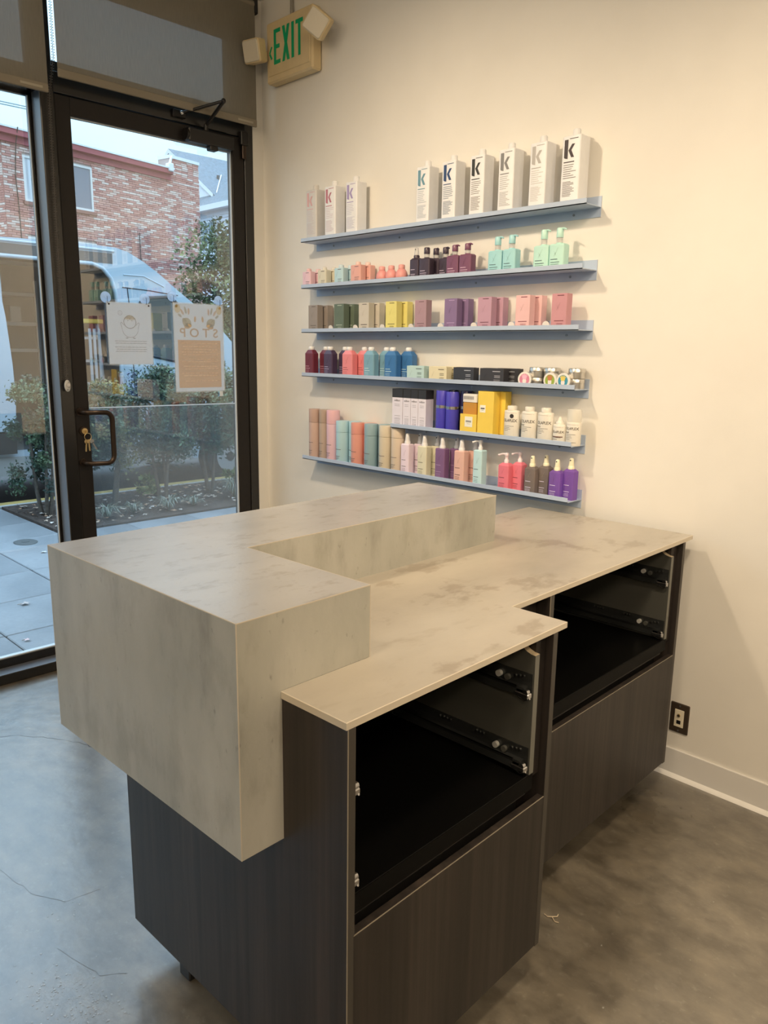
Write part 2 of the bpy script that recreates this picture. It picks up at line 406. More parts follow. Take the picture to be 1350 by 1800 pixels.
_txt = {}
def text_geo(txt, size, bold=0.0):
    """vertices/faces of built-in-font lettering lying in XY, centred"""
    key = (txt, bold)
    if key not in _txt:
        cu = bpy.data.curves.new('lettering', 'FONT'); cu.body = txt; cu.size = 1.0; cu.align_x = 'CENTER'; cu.align_y = 'CENTER'; cu.offset = bold
        cu.resolution_u = 3
        o = bpy.data.objects.new('lettering', cu); COL.objects.link(o)
        dg = bpy.context.evaluated_depsgraph_get(); me = bpy.data.meshes.new_from_object(o.evaluated_get(dg))
        _txt[key] = ([tuple(v.co) for v in me.vertices], [tuple(p.vertices) for p in me.polygons])
        bpy.data.objects.remove(o); bpy.data.curves.remove(cu); bpy.data.meshes.remove(me)
    v, f = _txt[key]
    return [(x*size, y*size) for x, y, z in v], f
def put_text(g, txt, size, origin, ax, ay, material, bold=0.0, wscale=1.0):
    v, f = text_geo(txt, size, bold); o = Vector(origin); ax = Vector(ax); ay = Vector(ay)
    g.add([o+ax*(x*wscale)+ay*y for x, y in v], f, material)
def flat(g, poly, origin, ax, ay, material):
    o = Vector(origin); ax = Vector(ax); ay = Vector(ay)
    g.add([o+ax*x+ay*y for x, y in poly], [tuple(range(len(poly)))], material)

# ================================================================== ROOM SHELL
H = 3.55
def structure(o): o['kind'] = 'structure'; return o
structure(bx('floor', -.14, 7.4, -6.6, 0.0, -.12, 0.0, M_floor))
structure(bx('ceiling', -.14, 7.4, -6.6, .15, H, H+.1, M_ceil))
structure(bx('wall_right', -.16, 7.4, 0.0, .15, -.12, H, M_wall))
structure(bx('wall_back', 7.4, 7.55, -6.6, .15, -.12, H, M_wall))
structure(bx('wall_left', -.16, 7.4, -6.75, -6.6, -.12, H, M_wall))
# storefront wall: header above the shades and a narrow return beside the door
g = G()
g.box(-.14, 0.10, -6.6, 0.0, 3.235, H, M_wall)
g.box(-.14, 0.0, -.066, 0.0, 0.0, 3.235, M_wall)
g.box(-.14, 0.0, -6.6, -5.06, 0.0, 3.235, M_wall)
structure(g.build('wall_front'))
# baseboard with its pale toe
b = structure(bx('baseboard_right', .02, 7.4, -.008, 0.0, 0.012, .106, M_base))
g = G(); g.prism_ax([(-.020, 0.0), (0.0, 0.0), (0.0, .014), (-.008, .014), (-.016, .006)][::-1], .02, 7.4, 'x', M_basetoe)
structure(g.build('toe', b))
# hairline crack and the two saw-cut seams in the concrete
M_crack = mat('floor_crack', (.04, .04, .04), .5, coat=.5)
M_scuff = mat('floor_scuff', (.34, .335, .32), .45, coat=1.0)
fl = bpy.data.objects['floor']
def ribbon(pts, w, z, material, name, parent, jit=.004, seed=1):
    rng = random.Random(seed); P_ = []
    for (a, b2) in zip(pts[:-1], pts[1:]):
        n = max(1, int(math.hypot(b2[0]-a[0], b2[1]-a[1])/.02))
        for k in range(n): t = k/n; P_.append((a[0]+(b2[0]-a[0])*t+rng.gauss(0, jit), a[1]+(b2[1]-a[1])*t+rng.gauss(0, jit)))
    P_.append(pts[-1]); g = G()
    for (a, b2) in zip(P_[:-1], P_[1:]):
        a = Vector((*a, 0)); b2 = Vector((*b2, 0)); d = (b2-a).normalized(); n = Vector((-d.y, d.x, 0))*w/2*rng.uniform(.4, 1.2)
        g.add([a-n+Vector((0, 0, z)), b2-n+Vector((0, 0, z)), b2+n+Vector((0, 0, z)), a+n+Vector((0, 0, z))], [(0, 1, 2, 3)], material)
    return g.build(name, parent)
M_seam = mat('floor_seam', (.13, .12, .10), .4, coat=1.0)
for m_ in (M_seam, M_scuff): m_.node_tree.nodes['Principled BSDF'].inputs['Coat IOR'].default_value = 2.0; m_.node_tree.nodes['Principled BSDF'].inputs['Coat Roughness'].default_value = .28
ribbon([(.40, -1.76), (.485, -1.683), (.54, -1.615), (.60, -1.565), (.66, -1.529), (.74, -1.475), (.803, -1.456), (.92, -1.39), (1.1, -1.34), (1.3, -1.24)], .0018, .0006, M_crack, 'crack', fl)
ribbon([(1.02, -2.06), (1.30, -1.97), (1.50, -1.935), (1.586, -1.884)], .0022, .0006, M_seam, 'saw_cut', fl, .0012, 2)
ribbon([(1.586, -1.884), (1.60, -1.79)], .0018, .0006, M_scuff, 'saw_cut', fl, .001, 3)
ribbon([(1.74, -1.97), (1.90, -1.93), (1.94, -1.88)], .0022, .0006, M_seam, 'saw_cut', fl, .0012, 4)
# paint flecks on the concrete, too many to count
g = G()
for cx, cy, n, sp in ((1.98, -1.99, 110, .05), (1.86, -2.03, 80, .05), (1.60, -1.9, 16, .05), (3.0, -.9, 22, .5)):
    for _ in range(n):
        x = random.gauss(cx, sp); y = random.gauss(cy, sp*.7); r = random.uniform(.0007, .0034); k = random.randint(4, 6); a0 = random.random()*6
        if y > -.03: continue
        if (x-1.77)*1.0 > -.02 and y > -1.86 and x < 2.7: continue
        g.add([(x+r*random.uniform(.5, 1.3)*math.cos(a0+2*PI*i/k), y+r*random.uniform(.5, 1.3)*math.sin(a0+2*PI*i/k), .0007) for i in range(k)], [tuple(range(k))], M_scuff)
tag(g.build('paint_flecks', fl), kind='stuff')

# ================================================================== STOREFRONT
XG = -.105   # plane of the fixed glazing
def storefront():
    fr = empty('trim_1', (0, 0, 0), kind='structure')
    # vertical mullions (first one beside the door), header, threshold
    for y0, y1 in ((-1.146, -1.090), (-2.42, -2.36), (-3.70, -3.64), (-5.06, -5.0)):
        bx('mullion', -.13, 0.0, y0, y1, 0.0, 3.235, M_bronze, fr, .002)
    bx('jamb', -.13, 0.0, -.118, -.066, 0.0, 3.235, M_bronze, fr, .002)
    bx('door_header', -.13, 0.0, -1.090, -.118, 2.577, 2.66, M_bronze, fr, .002)
    bx('door_threshold', -.13, 0.005, -1.090, -.118, 0.0, .014, M_bronze, fr)
    bx('top_rail', -.13, 0.0, -5.0, -.066, 3.20, 3.235, M_bronze, fr)
    bx('meeting_strip', -.128, -.0, -1.092, -1.0885, .014, 2.577, M_blackmatte, fr)
storefront()
def window(n, y0, y1):
    w = empty('window_%d' % n, kind='structure')
    g = G()
    g.bbox(-.13, 0.0, y0, y1, 0.0, .046, M_bronze, .002)
    g.box(-.13, -.086, y0, y1, .046, .088, M_bronze)
    g.build('sill', w)
    bx('head', -.13, 0.0, y0, y1, 2.577, 2.66, M_bronze, w, .002)
    g = G(); t = .012
    g.box(XG-.008, XG+.010, y0, y0+.010, .088, 2.577, M_bronze); g.box(XG-.008, XG+.010, y1-.018, y1, .088, 2.577, M_bronze)
    g.box(XG-.008, XG+.010, y0, y1, 2.565, 2.577, M_bronze)
    g.build('glazing_bead', w)
    g = G(); g.box(XG+.001, XG+.0105, y1-.0185, y1-.0145, .09, 2.565, M_gasket); g.box(XG-.02, XG+.0105, y0, y1, .088, .0925, M_gasket)
    g.build('gasket', w)
    st = mat('skylit_face_grey', (.17, .19, .22), .35, .3)  # blue-grey paints the sky light on mullion side and sill top
    bx('skylit_face', -.086, -.003, y1-.0025, y1+.0005, .048, 2.577, st, w); bx('skylit_face', -.086, -.003, y0, y1, .0455, .0475, st, w)
    bx('pane', XG-.004, XG+.002, y0+.004, y1-.004, .088, 2.573, M_glass, w)
    bx('transom_pane', -.066, -.060, y0+.004, y1-.004, 2.66, 3.2, M_glass, w)
    g = G(); g.box(-.08, -.045, y1-.03, y1, 2.66, 3.2, M_bronze); g.box(-.08, -.045, y0, y0+.03, 2.66, 3.2, M_bronze); g.box(-.08, -.045, y0+.03, y1-.03, 3.035, 3.2, M_bronze); g.build('transom_frame', w)
    return w
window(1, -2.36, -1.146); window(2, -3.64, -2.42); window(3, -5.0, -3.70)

def transom():
    w = empty('window_4', kind='structure')
    bx('transom_pane', -.066, -.060, -1.088, -.120, 2.662, 3.2, M_glass, w)
    g = G(); g.box(-.08, -.045, -.185, -.118, 2.66, 3.2, M_bronze)
    g.box(-.08, -.045, -1.090, -.185, 2.66, 2.712, M_bronze); g.box(-.08, -.045, -1.090, -.185, 3.035, 3.2, M_bronze)
    g.build('transom_frame', w)
transom()

def door():
    d = empty('door_1', kind='structure')
    Y0, Y1, X0, X1 = -1.087, -.120, -.052, -.004
    ZB, ZT = .018, 2.573; gy0, gy1, gz0, gz1 = -1.018, -.192, .27, 2.497
    bx('stile', X0, X1, Y0, gy0, ZB, ZT, M_bronze2, d, .003)
    bx('stile', X0, X1, gy1, Y1, ZB, ZT, M_bronze2, d, .003)
    bx('rail', X0, X1, gy0, gy1, gz1, ZT, M_bronze2, d, .003)
    bx('rail', X0, X1, gy0, gy1, ZB, gz0, M_bronze2, d, .003)
    bx('pane', -.031, -.025, gy0+.002, gy1-.002, gz0, gz1, M_glass, d)
    g = G(); g.box(-.025, -.012, gy1-.006, gy1-.001, gz0, gz1, M_gasket); g.box(-.025, -.02, gy0, gy1, gz1-.004, gz1, M_gasket); g.build('gasket', d)
    film = sheet_mat('door_film', (.30, .35, .38), .5, .84)
    fz0, fz1 = 1.2385, 1.231
    g = G(); y0, y1, x = gy0+.004, gy1-.008, -.0235
    g.add([(x, y0, gz0+.002), (x, y1, gz0+.002), (x, y1, fz1), (x, y0, fz0), (x-.0008, y0, gz0+.002), (x-.0008, y1, gz0+.002), (x-.0008, y1, fz1), (x-.0008, y0, fz0)], [(0, 1, 2, 3), (7, 6, 5, 4), (0, 3, 7, 4), (3, 2, 6, 7), (2, 1, 5, 6), (1, 0, 4, 5)], film); f = g.build('privacy_film', d)
    g = G(); g.add([(x+.0006, y0, fz0-.005), (x+.0006, y1, fz1-.005), (x+.0006, y1, fz1), (x+.0006, y0, fz0)], [(0, 1, 2, 3)], sheet_mat('film_edge', (.85, .88, .90), .5)); g.build('film_edge', f)
    # offset pull handle
    g = G(); zt, zb = 1.222, .985; r = .0125
    pts = [(-.004, -1.062, zt), (.052, -1.062, zt)]
    for k in range(5): a = PI/2*k/4; pts.append((.052+.018*math.sin(a)*.4+.004, -1.062+.012*(1-math.cos(a))+.004, zt))
    pts = [(-.004, -1.064, zt), (.045, -1.062, zt), (.060, -1.052, zt), (.075, -1.000, zt)]
    for k in range(1, 7): a = PI/2*k/6; pts.append((.082, -.985+.035*math.sin(a), zt-.035*(1-math.cos(a))))
    for k in range(0, 7): a = PI/2*k/6; pts.append((.082, -.985+.035*math.cos(a), zb+.035*(1-math.sin(a))))
    pts += [(.075, -1.000, zb), (.060, -1.052, zb), (.045, -1.062, zb), (-.004, -1.064, zb)]
    g.tube(pts, r, M_pull, 12)
    g.disc((-.001, -1.064, zt), (1, 0, 0), .019, .007, M_pull); g.disc((-.001, -1.064, zb), (1, 0, 0), .019, .007, M_pull)
    tag(g.build('handle', d), 'bent dark bronze tube pull handle')
    # lock cylinder
    g = G(); g.disc((.002, -1.054, 1.133), (1, 0, 0), .021, .014, M_pull, 20); g.disc((.010, -1.054, 1.133), (1, 0, 0), .014, .010, M_brass, 16); g.build('lock', d)
    # hinge pivot block at the top corner
    g = G(); g.bbox(-.004, .022, -.150, -.106, 2.535, 2.600, M_metalblack, .003); g.bbox(.0, .016, -.140, -.116, 2.47, 2.535, M_pull, .003); g.build('pivot', d)
    # closer
    g = G(); g.bbox(-.004, .045, -.465, -.205, 2.492, 2.556, M_metalblack, .006); g.disc((.02, -.468, 2.524), (0, 1, 0), .027, .012, M_metalblack)
    g.bbox(.0, .04, -.345, -.30, 2.472, 2.494, M_metalblack, .004); c = g.build('closer', d)
    g = G(); g.tube([(.028, -.36, 2.55), (.028, -.36, 2.585)], .011, M_metalblack)
    g.tube([(.028, -.36, 2.58), (.16, -.345, 2.665)], .0085, M_metalblack); g.ball((.162, -.345, 2.668), .012, M_metalblack)
    g.tube([(.162, -.345, 2.668), (.01, -.49, 2.612)], .0075, M_metalblack)
    g.bbox(-.002, .016, -.53, -.46, 2.592, 2.628, M_metalblack, .004); g.ball((.02, -.487, 2.613), .011, M_chrome, 8, 6); g.build('closer_arm', c)
    return d
door()

# roller shades
def shade(name, y0, y1, zb, x, label, chain=None, edge=True):
    r = empty(name, (x, 0, 0), 0, label, 'roller shade', 'roller shades over the storefront')
    g = G(); g.box(-.0004, .0004, y0, y1, zb+.03, 3.2, M_shade); g.build('fabric', r)
    g = G(); g.bbox(-.006, .006, y0, y1, zb, zb+.034, M_shadebar, .003); g.build('hem_bar', r)
    g = G(); g.tube([(-.012, y0, 3.185), (-.012, y1, 3.185)], .016, M_shadebar, 14); g.build('roller', r)
    g = G(); g.bbox(-.030, .012, y1-.002, y1+.018, 3.14, 3.215, M_metalblack, .008); g.build('bracket', r)
    g = G(); g.box(.0062, .0068, y1-.115, y1-.025, zb+.012, zb+.021, mat('shade_tag', (.40, .36, .28), .6)); g.build('tag', r)
    if chain:
        g = G(); yc, zt, zbt = chain
        g.tube([(-.02, yc, 3.17), (-.02, yc-.004, 2.7), (-.03, yc-.028, 2.55), (-.036, yc-.033, 2.0), (-.036, yc-.033, zbt)], .0011, M_chain, 5)
        z = 3.16; path = [(3.17, yc, -.02), (2.7, yc-.004, -.02), (2.55, yc-.028, -.03), (2.0, yc-.033, -.036), (zbt, yc-.033, -.036)]
        for off in (-.005, .005):
            z = 3.16
            while z > zbt:
                for (a, b2) in zip(path[:-1], path[1:]):
                    if a[0] >= z >= b2[0]:
                        t = (a[0]-z)/(a[0]-b2[0]); y = a[1]+(b2[1]-a[1])*t+off; xx = a[2]+(b2[2]-a[2])*t; break
                g.ball((xx, y, z), .0022, M_chain, 5, 4); z -= .0105
        tag(g.build('bead_chain', r), kind='stuff')
        g = G(); g.ball((-.034, yc-.033, zbt-.012), .02, M_clearclip, 12, 8, (.35, .75, 1.35)); g.disc((-.026, yc-.033, zbt-.008), (1, 0, 0), .008, .006, M_chrome, 10)
        for k in range(4): g.ball((-.027, yc-.036+.007*(k % 2), zbt-.028+.011*k), .0035, M_chrome, 6, 5)
        tag(g.build('chain_tensioner', r), 'clear plastic chain tensioner with chrome beads')
    return r
shade('roller_shade', -1.088, -.079, 2.622, .055, 'grey-brown roller shade above the glass door, lowered to the door head', (-1.090, 3.2, 1.355))
shade('roller_shade', -2.30, -1.134, 2.549, .058, 'grey-brown roller shade left of the door, above the fixed window')

# posters on the door glass, hung from suction cups
XP = -.0165
def suction(y, z, r, label):
    o = empty('suction_cup', (-.025, y, z), 0, label, 'suction cup', 'suction cups on the door glass')
    g = G(); prof = [(r, 0.0), (r*.97, .002), (r*.6, .005), (r*.38, .0075), (r*.36, .012), (r*.2, .0135)]
    g.lathe(prof, 0, 0, M_cup, 20); g.xf(Matrix.Rotation(PI/2, 4, 'Y')); g.build('cup', o)
    g = G(); g.tube([(.012, 0, .004), (.016, 0, .002), (.016, 0, -.008), (.015, .001, -.020), (.010, .002, -.026), (.006, .003, -.022)], .0011, M_metalblack, 6); g.build('hook', o)
suction(-.897, 1.745, .026, 'clear suction cup holding the left corner of the small penguin sheet')
suction(-.700, 1.747, .026, 'clear suction cup holding the right corner of the small penguin sheet')
suction(-.553, 1.769, .026, 'clear suction cup holding the left corner of the STOP sheet')
suction(-.285, 1.761, .025, 'clear suction cup holding the right corner of the STOP sheet')
INK = {}
def ink(name, c): return mat('ink_'+name, c, .7, spec=.1)
AX, AY = (0, 1, 0), (0, 0, 1)
def ell(cx, cy, rx, ry, rot=0, n=16):
    c, s = math.cos(rot), math.sin(rot)
    return [(cx+rx*math.cos(2*PI*k/n)*c-ry*math.sin(2*PI*k/n)*s, cy+rx*math.cos(2*PI*k/n)*s+ry*math.sin(2*PI*k/n)*c) for k in range(n)]
def line_poly(pts, w):
    out = []
    for (a, b2) in zip(pts[:-1], pts[1:]):
        dx, dy = b2[0]-a[0], b2[1]-a[1]; L = math.hypot(dx, dy) or 1; nx, ny = -dy/L*w/2, dx/L*w/2
        out.append([(a[0]-nx, a[1]-ny), (b2[0]-nx, b2[1]-ny), (b2[0]+nx, b2[1]+ny), (a[0]+nx, a[1]+ny)])
    return out
def penguin_sheet():
    w, h = .222, .284
    o = empty('penguin_sign', (XP, -.787, 1.439), 0, 'small white laminated sheet with a penguin outline on the door glass', 'sign')
    bx('sheet', -.0006, .0006, -w/2, w/2, 0, h, M_paper, o)
    bx('laminate', .0012, .0016, -w/2-.004, w/2+.004, -.004, h+.004, M_lamin, o)
    g = G(); k = ink('grey', (.34, .32, .31)); k2 = ink('dark', (.25, .23, .22)); org = (.0011, 0, 0)
    L = lambda pts, wd=.0022, m_=k: [flat(g, q, org, AX, AY, m_) for q in line_poly(pts, wd)]
    cy = .165
    L([(.040*math.cos(a)*(1.02 if math.sin(a) < 0 else .95), cy+.040*math.sin(a)) for a in [PI*1.06+i*PI*.88/14 for i in range(15)]])     # belly
    L([(-.040, cy-.002), (-.048, cy+.026), (-.043, cy+.030), (-.030, cy+.016)]); L([(.040, cy-.002), (.048, cy+.026), (.043, cy+.030), (.030, cy+.016)])
    hd = [(.031*math.cos(a), cy+.032+.030*math.sin(a)) for a in [i*2*PI/24 for i in range(25)]]; L(hd, .003, k2)
    flat(g, [(.030*math.cos(a), cy+.034+.028*math.sin(a)) for a in [PI*.12+i*PI*.76/12 for i in range(13)]], (.0009, 0, 0), AX, AY, ink('cap', (.42, .39, .38)))
    flat(g, ell(-.012, cy+.044, .010, .010), (.0010, 0, 0), AX, AY, M_paper); flat(g, ell(.012, cy+.044, .010, .010), (.0010, 0, 0), AX, AY, M_paper)
    for sx in (-1, 1): flat(g, ell(sx*.010, cy+.038, .002, .0026), (.00115, 0, 0), AX, AY, k2); L([(sx*.012, cy-.042), (sx*.024, cy-.044)], .004, k2)
    L([(.010*math.cos(a)-.048, cy+.072+.010*math.sin(a)) for a in [i*2*PI/14 for i in range(15)]], .0016)
    L([(-.053, cy+.071), (-.048, cy+.073), (-.043, cy+.071)], .0014)
    g.build('drawing', o)
    g = G(); rng = random.Random(3)
    for z in (.106, .096, .078, .068, .058):
        x = -.082+rng.uniform(0, .01)
        while x < .078:
            wd = rng.uniform(.008, .02); wd = min(wd, .082-x); flat(g, [(x, z), (x+wd, z), (x+wd, z+.0028), (x, z+.0028)], org, AX, AY, k); x += wd+.003
    g.build('text_lines', o)
    for sx in (-1, 1): g = G(); g.disc((.001, sx*(w/2-.010), h-.008), (1, 0, 0), .004, .003, M_pull, 10); g.build('hole', o)
penguin_sheet()
def stop_sheet():
    w, h = .285, .437
    o = empty('stop_sign_sheet', (XP, -.410, 1.300), 0, 'tall laminated STOP sheet with handprints and an orange block, on the door glass', 'sign')
    bx('sheet', -.0006, .0006, -w/2, w/2, 0, h, M_paper, o)
    bx('laminate', .0012, .0016, -w/2-.005, w/2+.005, -.005, h+.005, M_lamin, o)
    org = (.0011, 0, 0); g = G(); f = lambda p, m_: flat(g, p, org, AX, AY, m_)
    f([(-.125, .018), (.125, .018), (.125, .258), (-.125, .258)], ink('orange', (.78, .44, .26)))
    g.build('orange_block', o)
    g = G(); lt = ink('pale', (.80, .56, .42)); rng = random.Random(5)
    for k, z in enumerate([.240, .224, .209, .196, .183, .160, .148, .124, .111, .090, .077, .050]):
        x = -.105+.008*(k % 3)
        while x < .10:
            wd = min(rng.uniform(.01, .03), .106-x); flat(g, [(x, z), (x+wd, z), (x+wd, z+.0045), (x, z+.0045)], (.0014, 0, 0), AX, AY, lt); x += wd+.004
    g.build('text_lines', o)
    g = G(); put_text(g, 'S T O P', .062, (.0011, 0, .292), (0, -1, 0), (0, 0, 1), ink('tan', (.62, .38, .22)), .012, 1.12); tag(g.build('lettering', o), 'word STOP seen mirrored from inside')
    ga, gb, gc = ink('hand_grey', (.47, .47, .43)), ink('hand_orange', (.72, .45, .25)), ink('hand_pink', (.70, .48, .40))
    for sx in (-1, 1):
        g = G(); cx = sx*.070; f2 = lambda p, m_: flat(g, p, org, AX, AY, m_)
        f2(ell(cx, .345, .026, .022, sx*.4), ga); f2(ell(cx-sx*.006, .328, .022, .014, -sx*.3), gb)
        flat(g, ell(cx+sx*.012, .352, .016, .009, sx*.8), (.0013, 0, 0), AX, AY, mat('ink_hand_dark', (.40, .42, .40), .7))
        flat(g, ell(cx-sx*.015, .331, .010, .006, sx*.5), (.0013, 0, 0), AX, AY, mat('ink_hand_amber', (.74, .50, .22), .7))
        for (bx_, by_, L_, an, m_) in ((.030, .372, .020, .95, ga), (.018, .384, .026, .55, gc), (.002, .390, .030, .25, ga), (-.012, .386, .027, -.02, gc)):
            dx, dy = math.sin(an), math.cos(an)
            f2(ell(cx+sx*(bx_+dx*L_*.5), by_+dy*L_*.5, .0058, L_*.62, -sx*an), m_)
        f2(ell(cx-sx*.048, .362, .0065, .015, sx*.1), gb)
        g.build('handprint', o)
    for sx in (-1, 1): g = G(); g.disc((.0016, sx*(w/2-.016), h-.014), (1, 0, 0), .007, .003, M_brass, 12); flat(g, ell(sx*(w/2-.022), h-.026, .017, .022), (.0010, 0, 0), AX, AY, ink('corner', (.72, .62, .48))); g.build('grommet', o)
    bx('tape_tab', -.0008, .0004, w/2-.030, w/2-.010, -.030, -.003, mat('tape', (.72, .78, .86), .4), o)
stop_sheet()
def keys():
    o = empty('key_ring', (.018, -1.052, 1.128), 0, 'ring of brass keys hanging from the door lock', 'keys')
    g = G(); g.box(-.004, .014, -.0012, .0012, -.004, .009, M_brass); g.build('key', o)
    g = G(); g.tube([(.012, .004+.0165*math.cos(a), -.020+.0165*math.sin(a)) for a in [2*PI*k/20 for k in range(20)]], .0016, M_brass, 6, True); g.build('ring', o)
    for k, (y, an, L) in enumerate(((-.003, .10, .055), (.006, -.05, .052), (.016, -.48, .054))):
        g = G(); g.disc((0, 0, -.008), (1, 0, 0), .010, .002, M_brass if k < 2 else M_chrome, 12); g.box(-.001, .001, -.0032, .0032, -L, -.014, M_brass if k < 2 else M_chrome)
        for q in range(4): g.box(-.001, .001, -.005, -.0032, -L+.006+q*.007, -L+.009+q*.007, M_brass if k < 2 else M_chrome)
        g.xf(Matrix.Translation((.011+.003*k, y, -.034)) @ Matrix.Rotation(-an, 4, 'X')); g.build('key', o)
keys()

# ================================================================== COUNTER (own frame: u along x, v along y)
TH = math.radians(1.5395); OC = (1.7702, -1.9279, 0.0)
W1, CC, DD, EE, ZT, ZB, ZW, TT = .7312, .3205, .3315, 1.2988, 1.07, .6234, .9201, .0140
ZU = ZW-TT
R1, R2 = .9030, .7520
def ledge():
    o = empty('transaction_ledge', OC, TH, 'raised L-shaped ledge block in concrete-look laminate on the reception desk', 'counter block')
    t = .018; e = .0016
    def mitre(name, quad, n, ins, mt=M_stone):
        """panel whose outer face is the quad and whose inner face is drawn in along each edge (45 degree mitres)"""
        g = G(); q = [Vector(p) for p in quad]; n = Vector(n)*t; inner = []
        for i in range(4):
            e0 = (q[i]-q[i-1]).normalized(); e1 = (q[(i+1) % 4]-q[i]).normalized()
            inner.append(q[i]+n+e1*ins[(i-1) % 4][0]-e0*ins[i][0])
        vs = q+inner; cen = sum(vs, Vector())/8; fs = [(0, 1, 2, 3), (7, 6, 5, 4)]+[(i, 4+i, 4+(i+1) % 4, (i+1) % 4) for i in range(4)]; out = []
        for f in fs:
            p = [vs[i] for i in f]; out.append(f if (p[1]-p[0]).cross(p[2]-p[0]).dot(sum(p, Vector())/4-cen) > 0 else f[::-1])
        g.add(vs, out, mt); return g.build(name, o)
    T1 = (t,); T0 = (0.0,)
    # L-shaped top, drawn in underneath
    L = [(e, e), (W1-e, e), (W1-e, CC-e), (DD-e, CC-e), (DD-e, EE-e), (e, EE-e)]; Li = [(t, t), (W1-t, t), (W1-t, CC-t), (DD-t, CC-t), (DD-t, EE-t), (t, EE-t)]
    g = G(); vs = [(x, y, ZT) for x, y in L]+[(x, y, ZT-t) for x, y in Li]
    g.add(vs, [tuple(range(6)), tuple(range(6, 12))[::-1]]+[(6+i, 6+(i+1) % 6, (i+1) % 6, i) for i in range(6)], M_stonetop); g.build('top_panel', o)
    zt = ZT-e
    # quads listed so that edge i runs from corner i to corner i+1; ins[i] = mitre of edge i
    mitre('near_panel', [(e, 0, ZB), (W1-e, 0, ZB), (W1-e, 0, zt), (e, 0, zt)], (0, 1, 0), [T1, T1, T1, T1])
    mitre('front_panel', [(0, EE-e, ZB), (0, e, ZB), (0, e, zt), (0, EE-e, zt)], (1, 0, 0), [T1, T1, T1, T1])
    mitre('end_panel', [(W1, e, ZW), (W1, CC-e, ZW), (W1, CC-e, zt), (W1, e, zt)], (-1, 0, 0), [T0, T1, T1, T1])
    mitre('end_panel', [(W1, e, ZB), (W1, .1000, ZB), (W1, .1000, ZW), (W1, e, ZW)], (-1, 0, 0), [T1, T0, T0, T1])
    mitre('inner_panel', [(W1-e, CC, ZW), (DD, CC, ZW), (DD, CC, zt), (W1-e, CC, zt)], (0, -1, 0), [T0, T0, T1, T1])
    mitre('inner_panel', [(DD, CC, ZW), (DD, EE-e, ZW), (DD, EE-e, zt), (DD, CC, zt)], (-1, 0, 0), [T0, T1, T1, T0])
    mitre('end_panel', [(DD-e, EE, ZW), (e, EE, ZW), (e, EE, zt), (DD-e, EE, zt)], (0, -1, 0), [T0, T1, T1, T1])
    g = G(); g.box(t, .125, EE-t, EE, ZB, ZW, M_stone); g.build('end_panel', o)
    g = G(); g.box(t, W1-t, t, .0965, ZB+.001, ZB+t, M_stone); g.box(t, .125, .0965, EE-t, ZB+.001, ZB+t, M_stone); g.build('bottom_panel', o)
    # pale strips painting the edge highlight along the mitres
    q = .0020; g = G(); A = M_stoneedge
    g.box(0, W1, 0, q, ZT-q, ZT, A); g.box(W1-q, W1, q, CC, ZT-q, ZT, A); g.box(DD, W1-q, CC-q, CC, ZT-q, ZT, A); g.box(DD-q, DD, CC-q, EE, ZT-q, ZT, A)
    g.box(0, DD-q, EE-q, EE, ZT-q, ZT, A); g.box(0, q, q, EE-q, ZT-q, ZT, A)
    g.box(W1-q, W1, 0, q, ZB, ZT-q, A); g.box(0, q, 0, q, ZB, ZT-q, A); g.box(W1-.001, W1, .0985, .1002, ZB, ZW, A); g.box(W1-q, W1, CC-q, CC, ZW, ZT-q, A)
    g.build('edge_band_highlight', o)
ledge()
def worktop():
    o = empty('worktop', OC, TH, 'stepped low worktop in concrete-look laminate over the open drawer cabinets', 'worktop')
    GV, HU, IV, JU, KV = .0930, .9020, .7882, .7513, 1.8614; LU = .0944; e = .0012
    P_ = lambda d: [(.7318-d*0, GV+d), (HU-d, GV+d), (HU-d, IV-d), (JU-d, IV-d), (JU-d, KV-d), (LU+d, KV-d), (LU+d, EE+.002), (.135, EE+.002), (.135, .316), (.7318, .316)]
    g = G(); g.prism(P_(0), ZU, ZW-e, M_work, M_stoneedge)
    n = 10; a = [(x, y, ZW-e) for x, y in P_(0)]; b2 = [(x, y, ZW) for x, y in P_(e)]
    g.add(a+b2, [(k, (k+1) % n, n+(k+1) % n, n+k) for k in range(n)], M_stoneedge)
    g.add(b2, [tuple(range(n))], M_work)
    g.build('slab', o)
worktop()

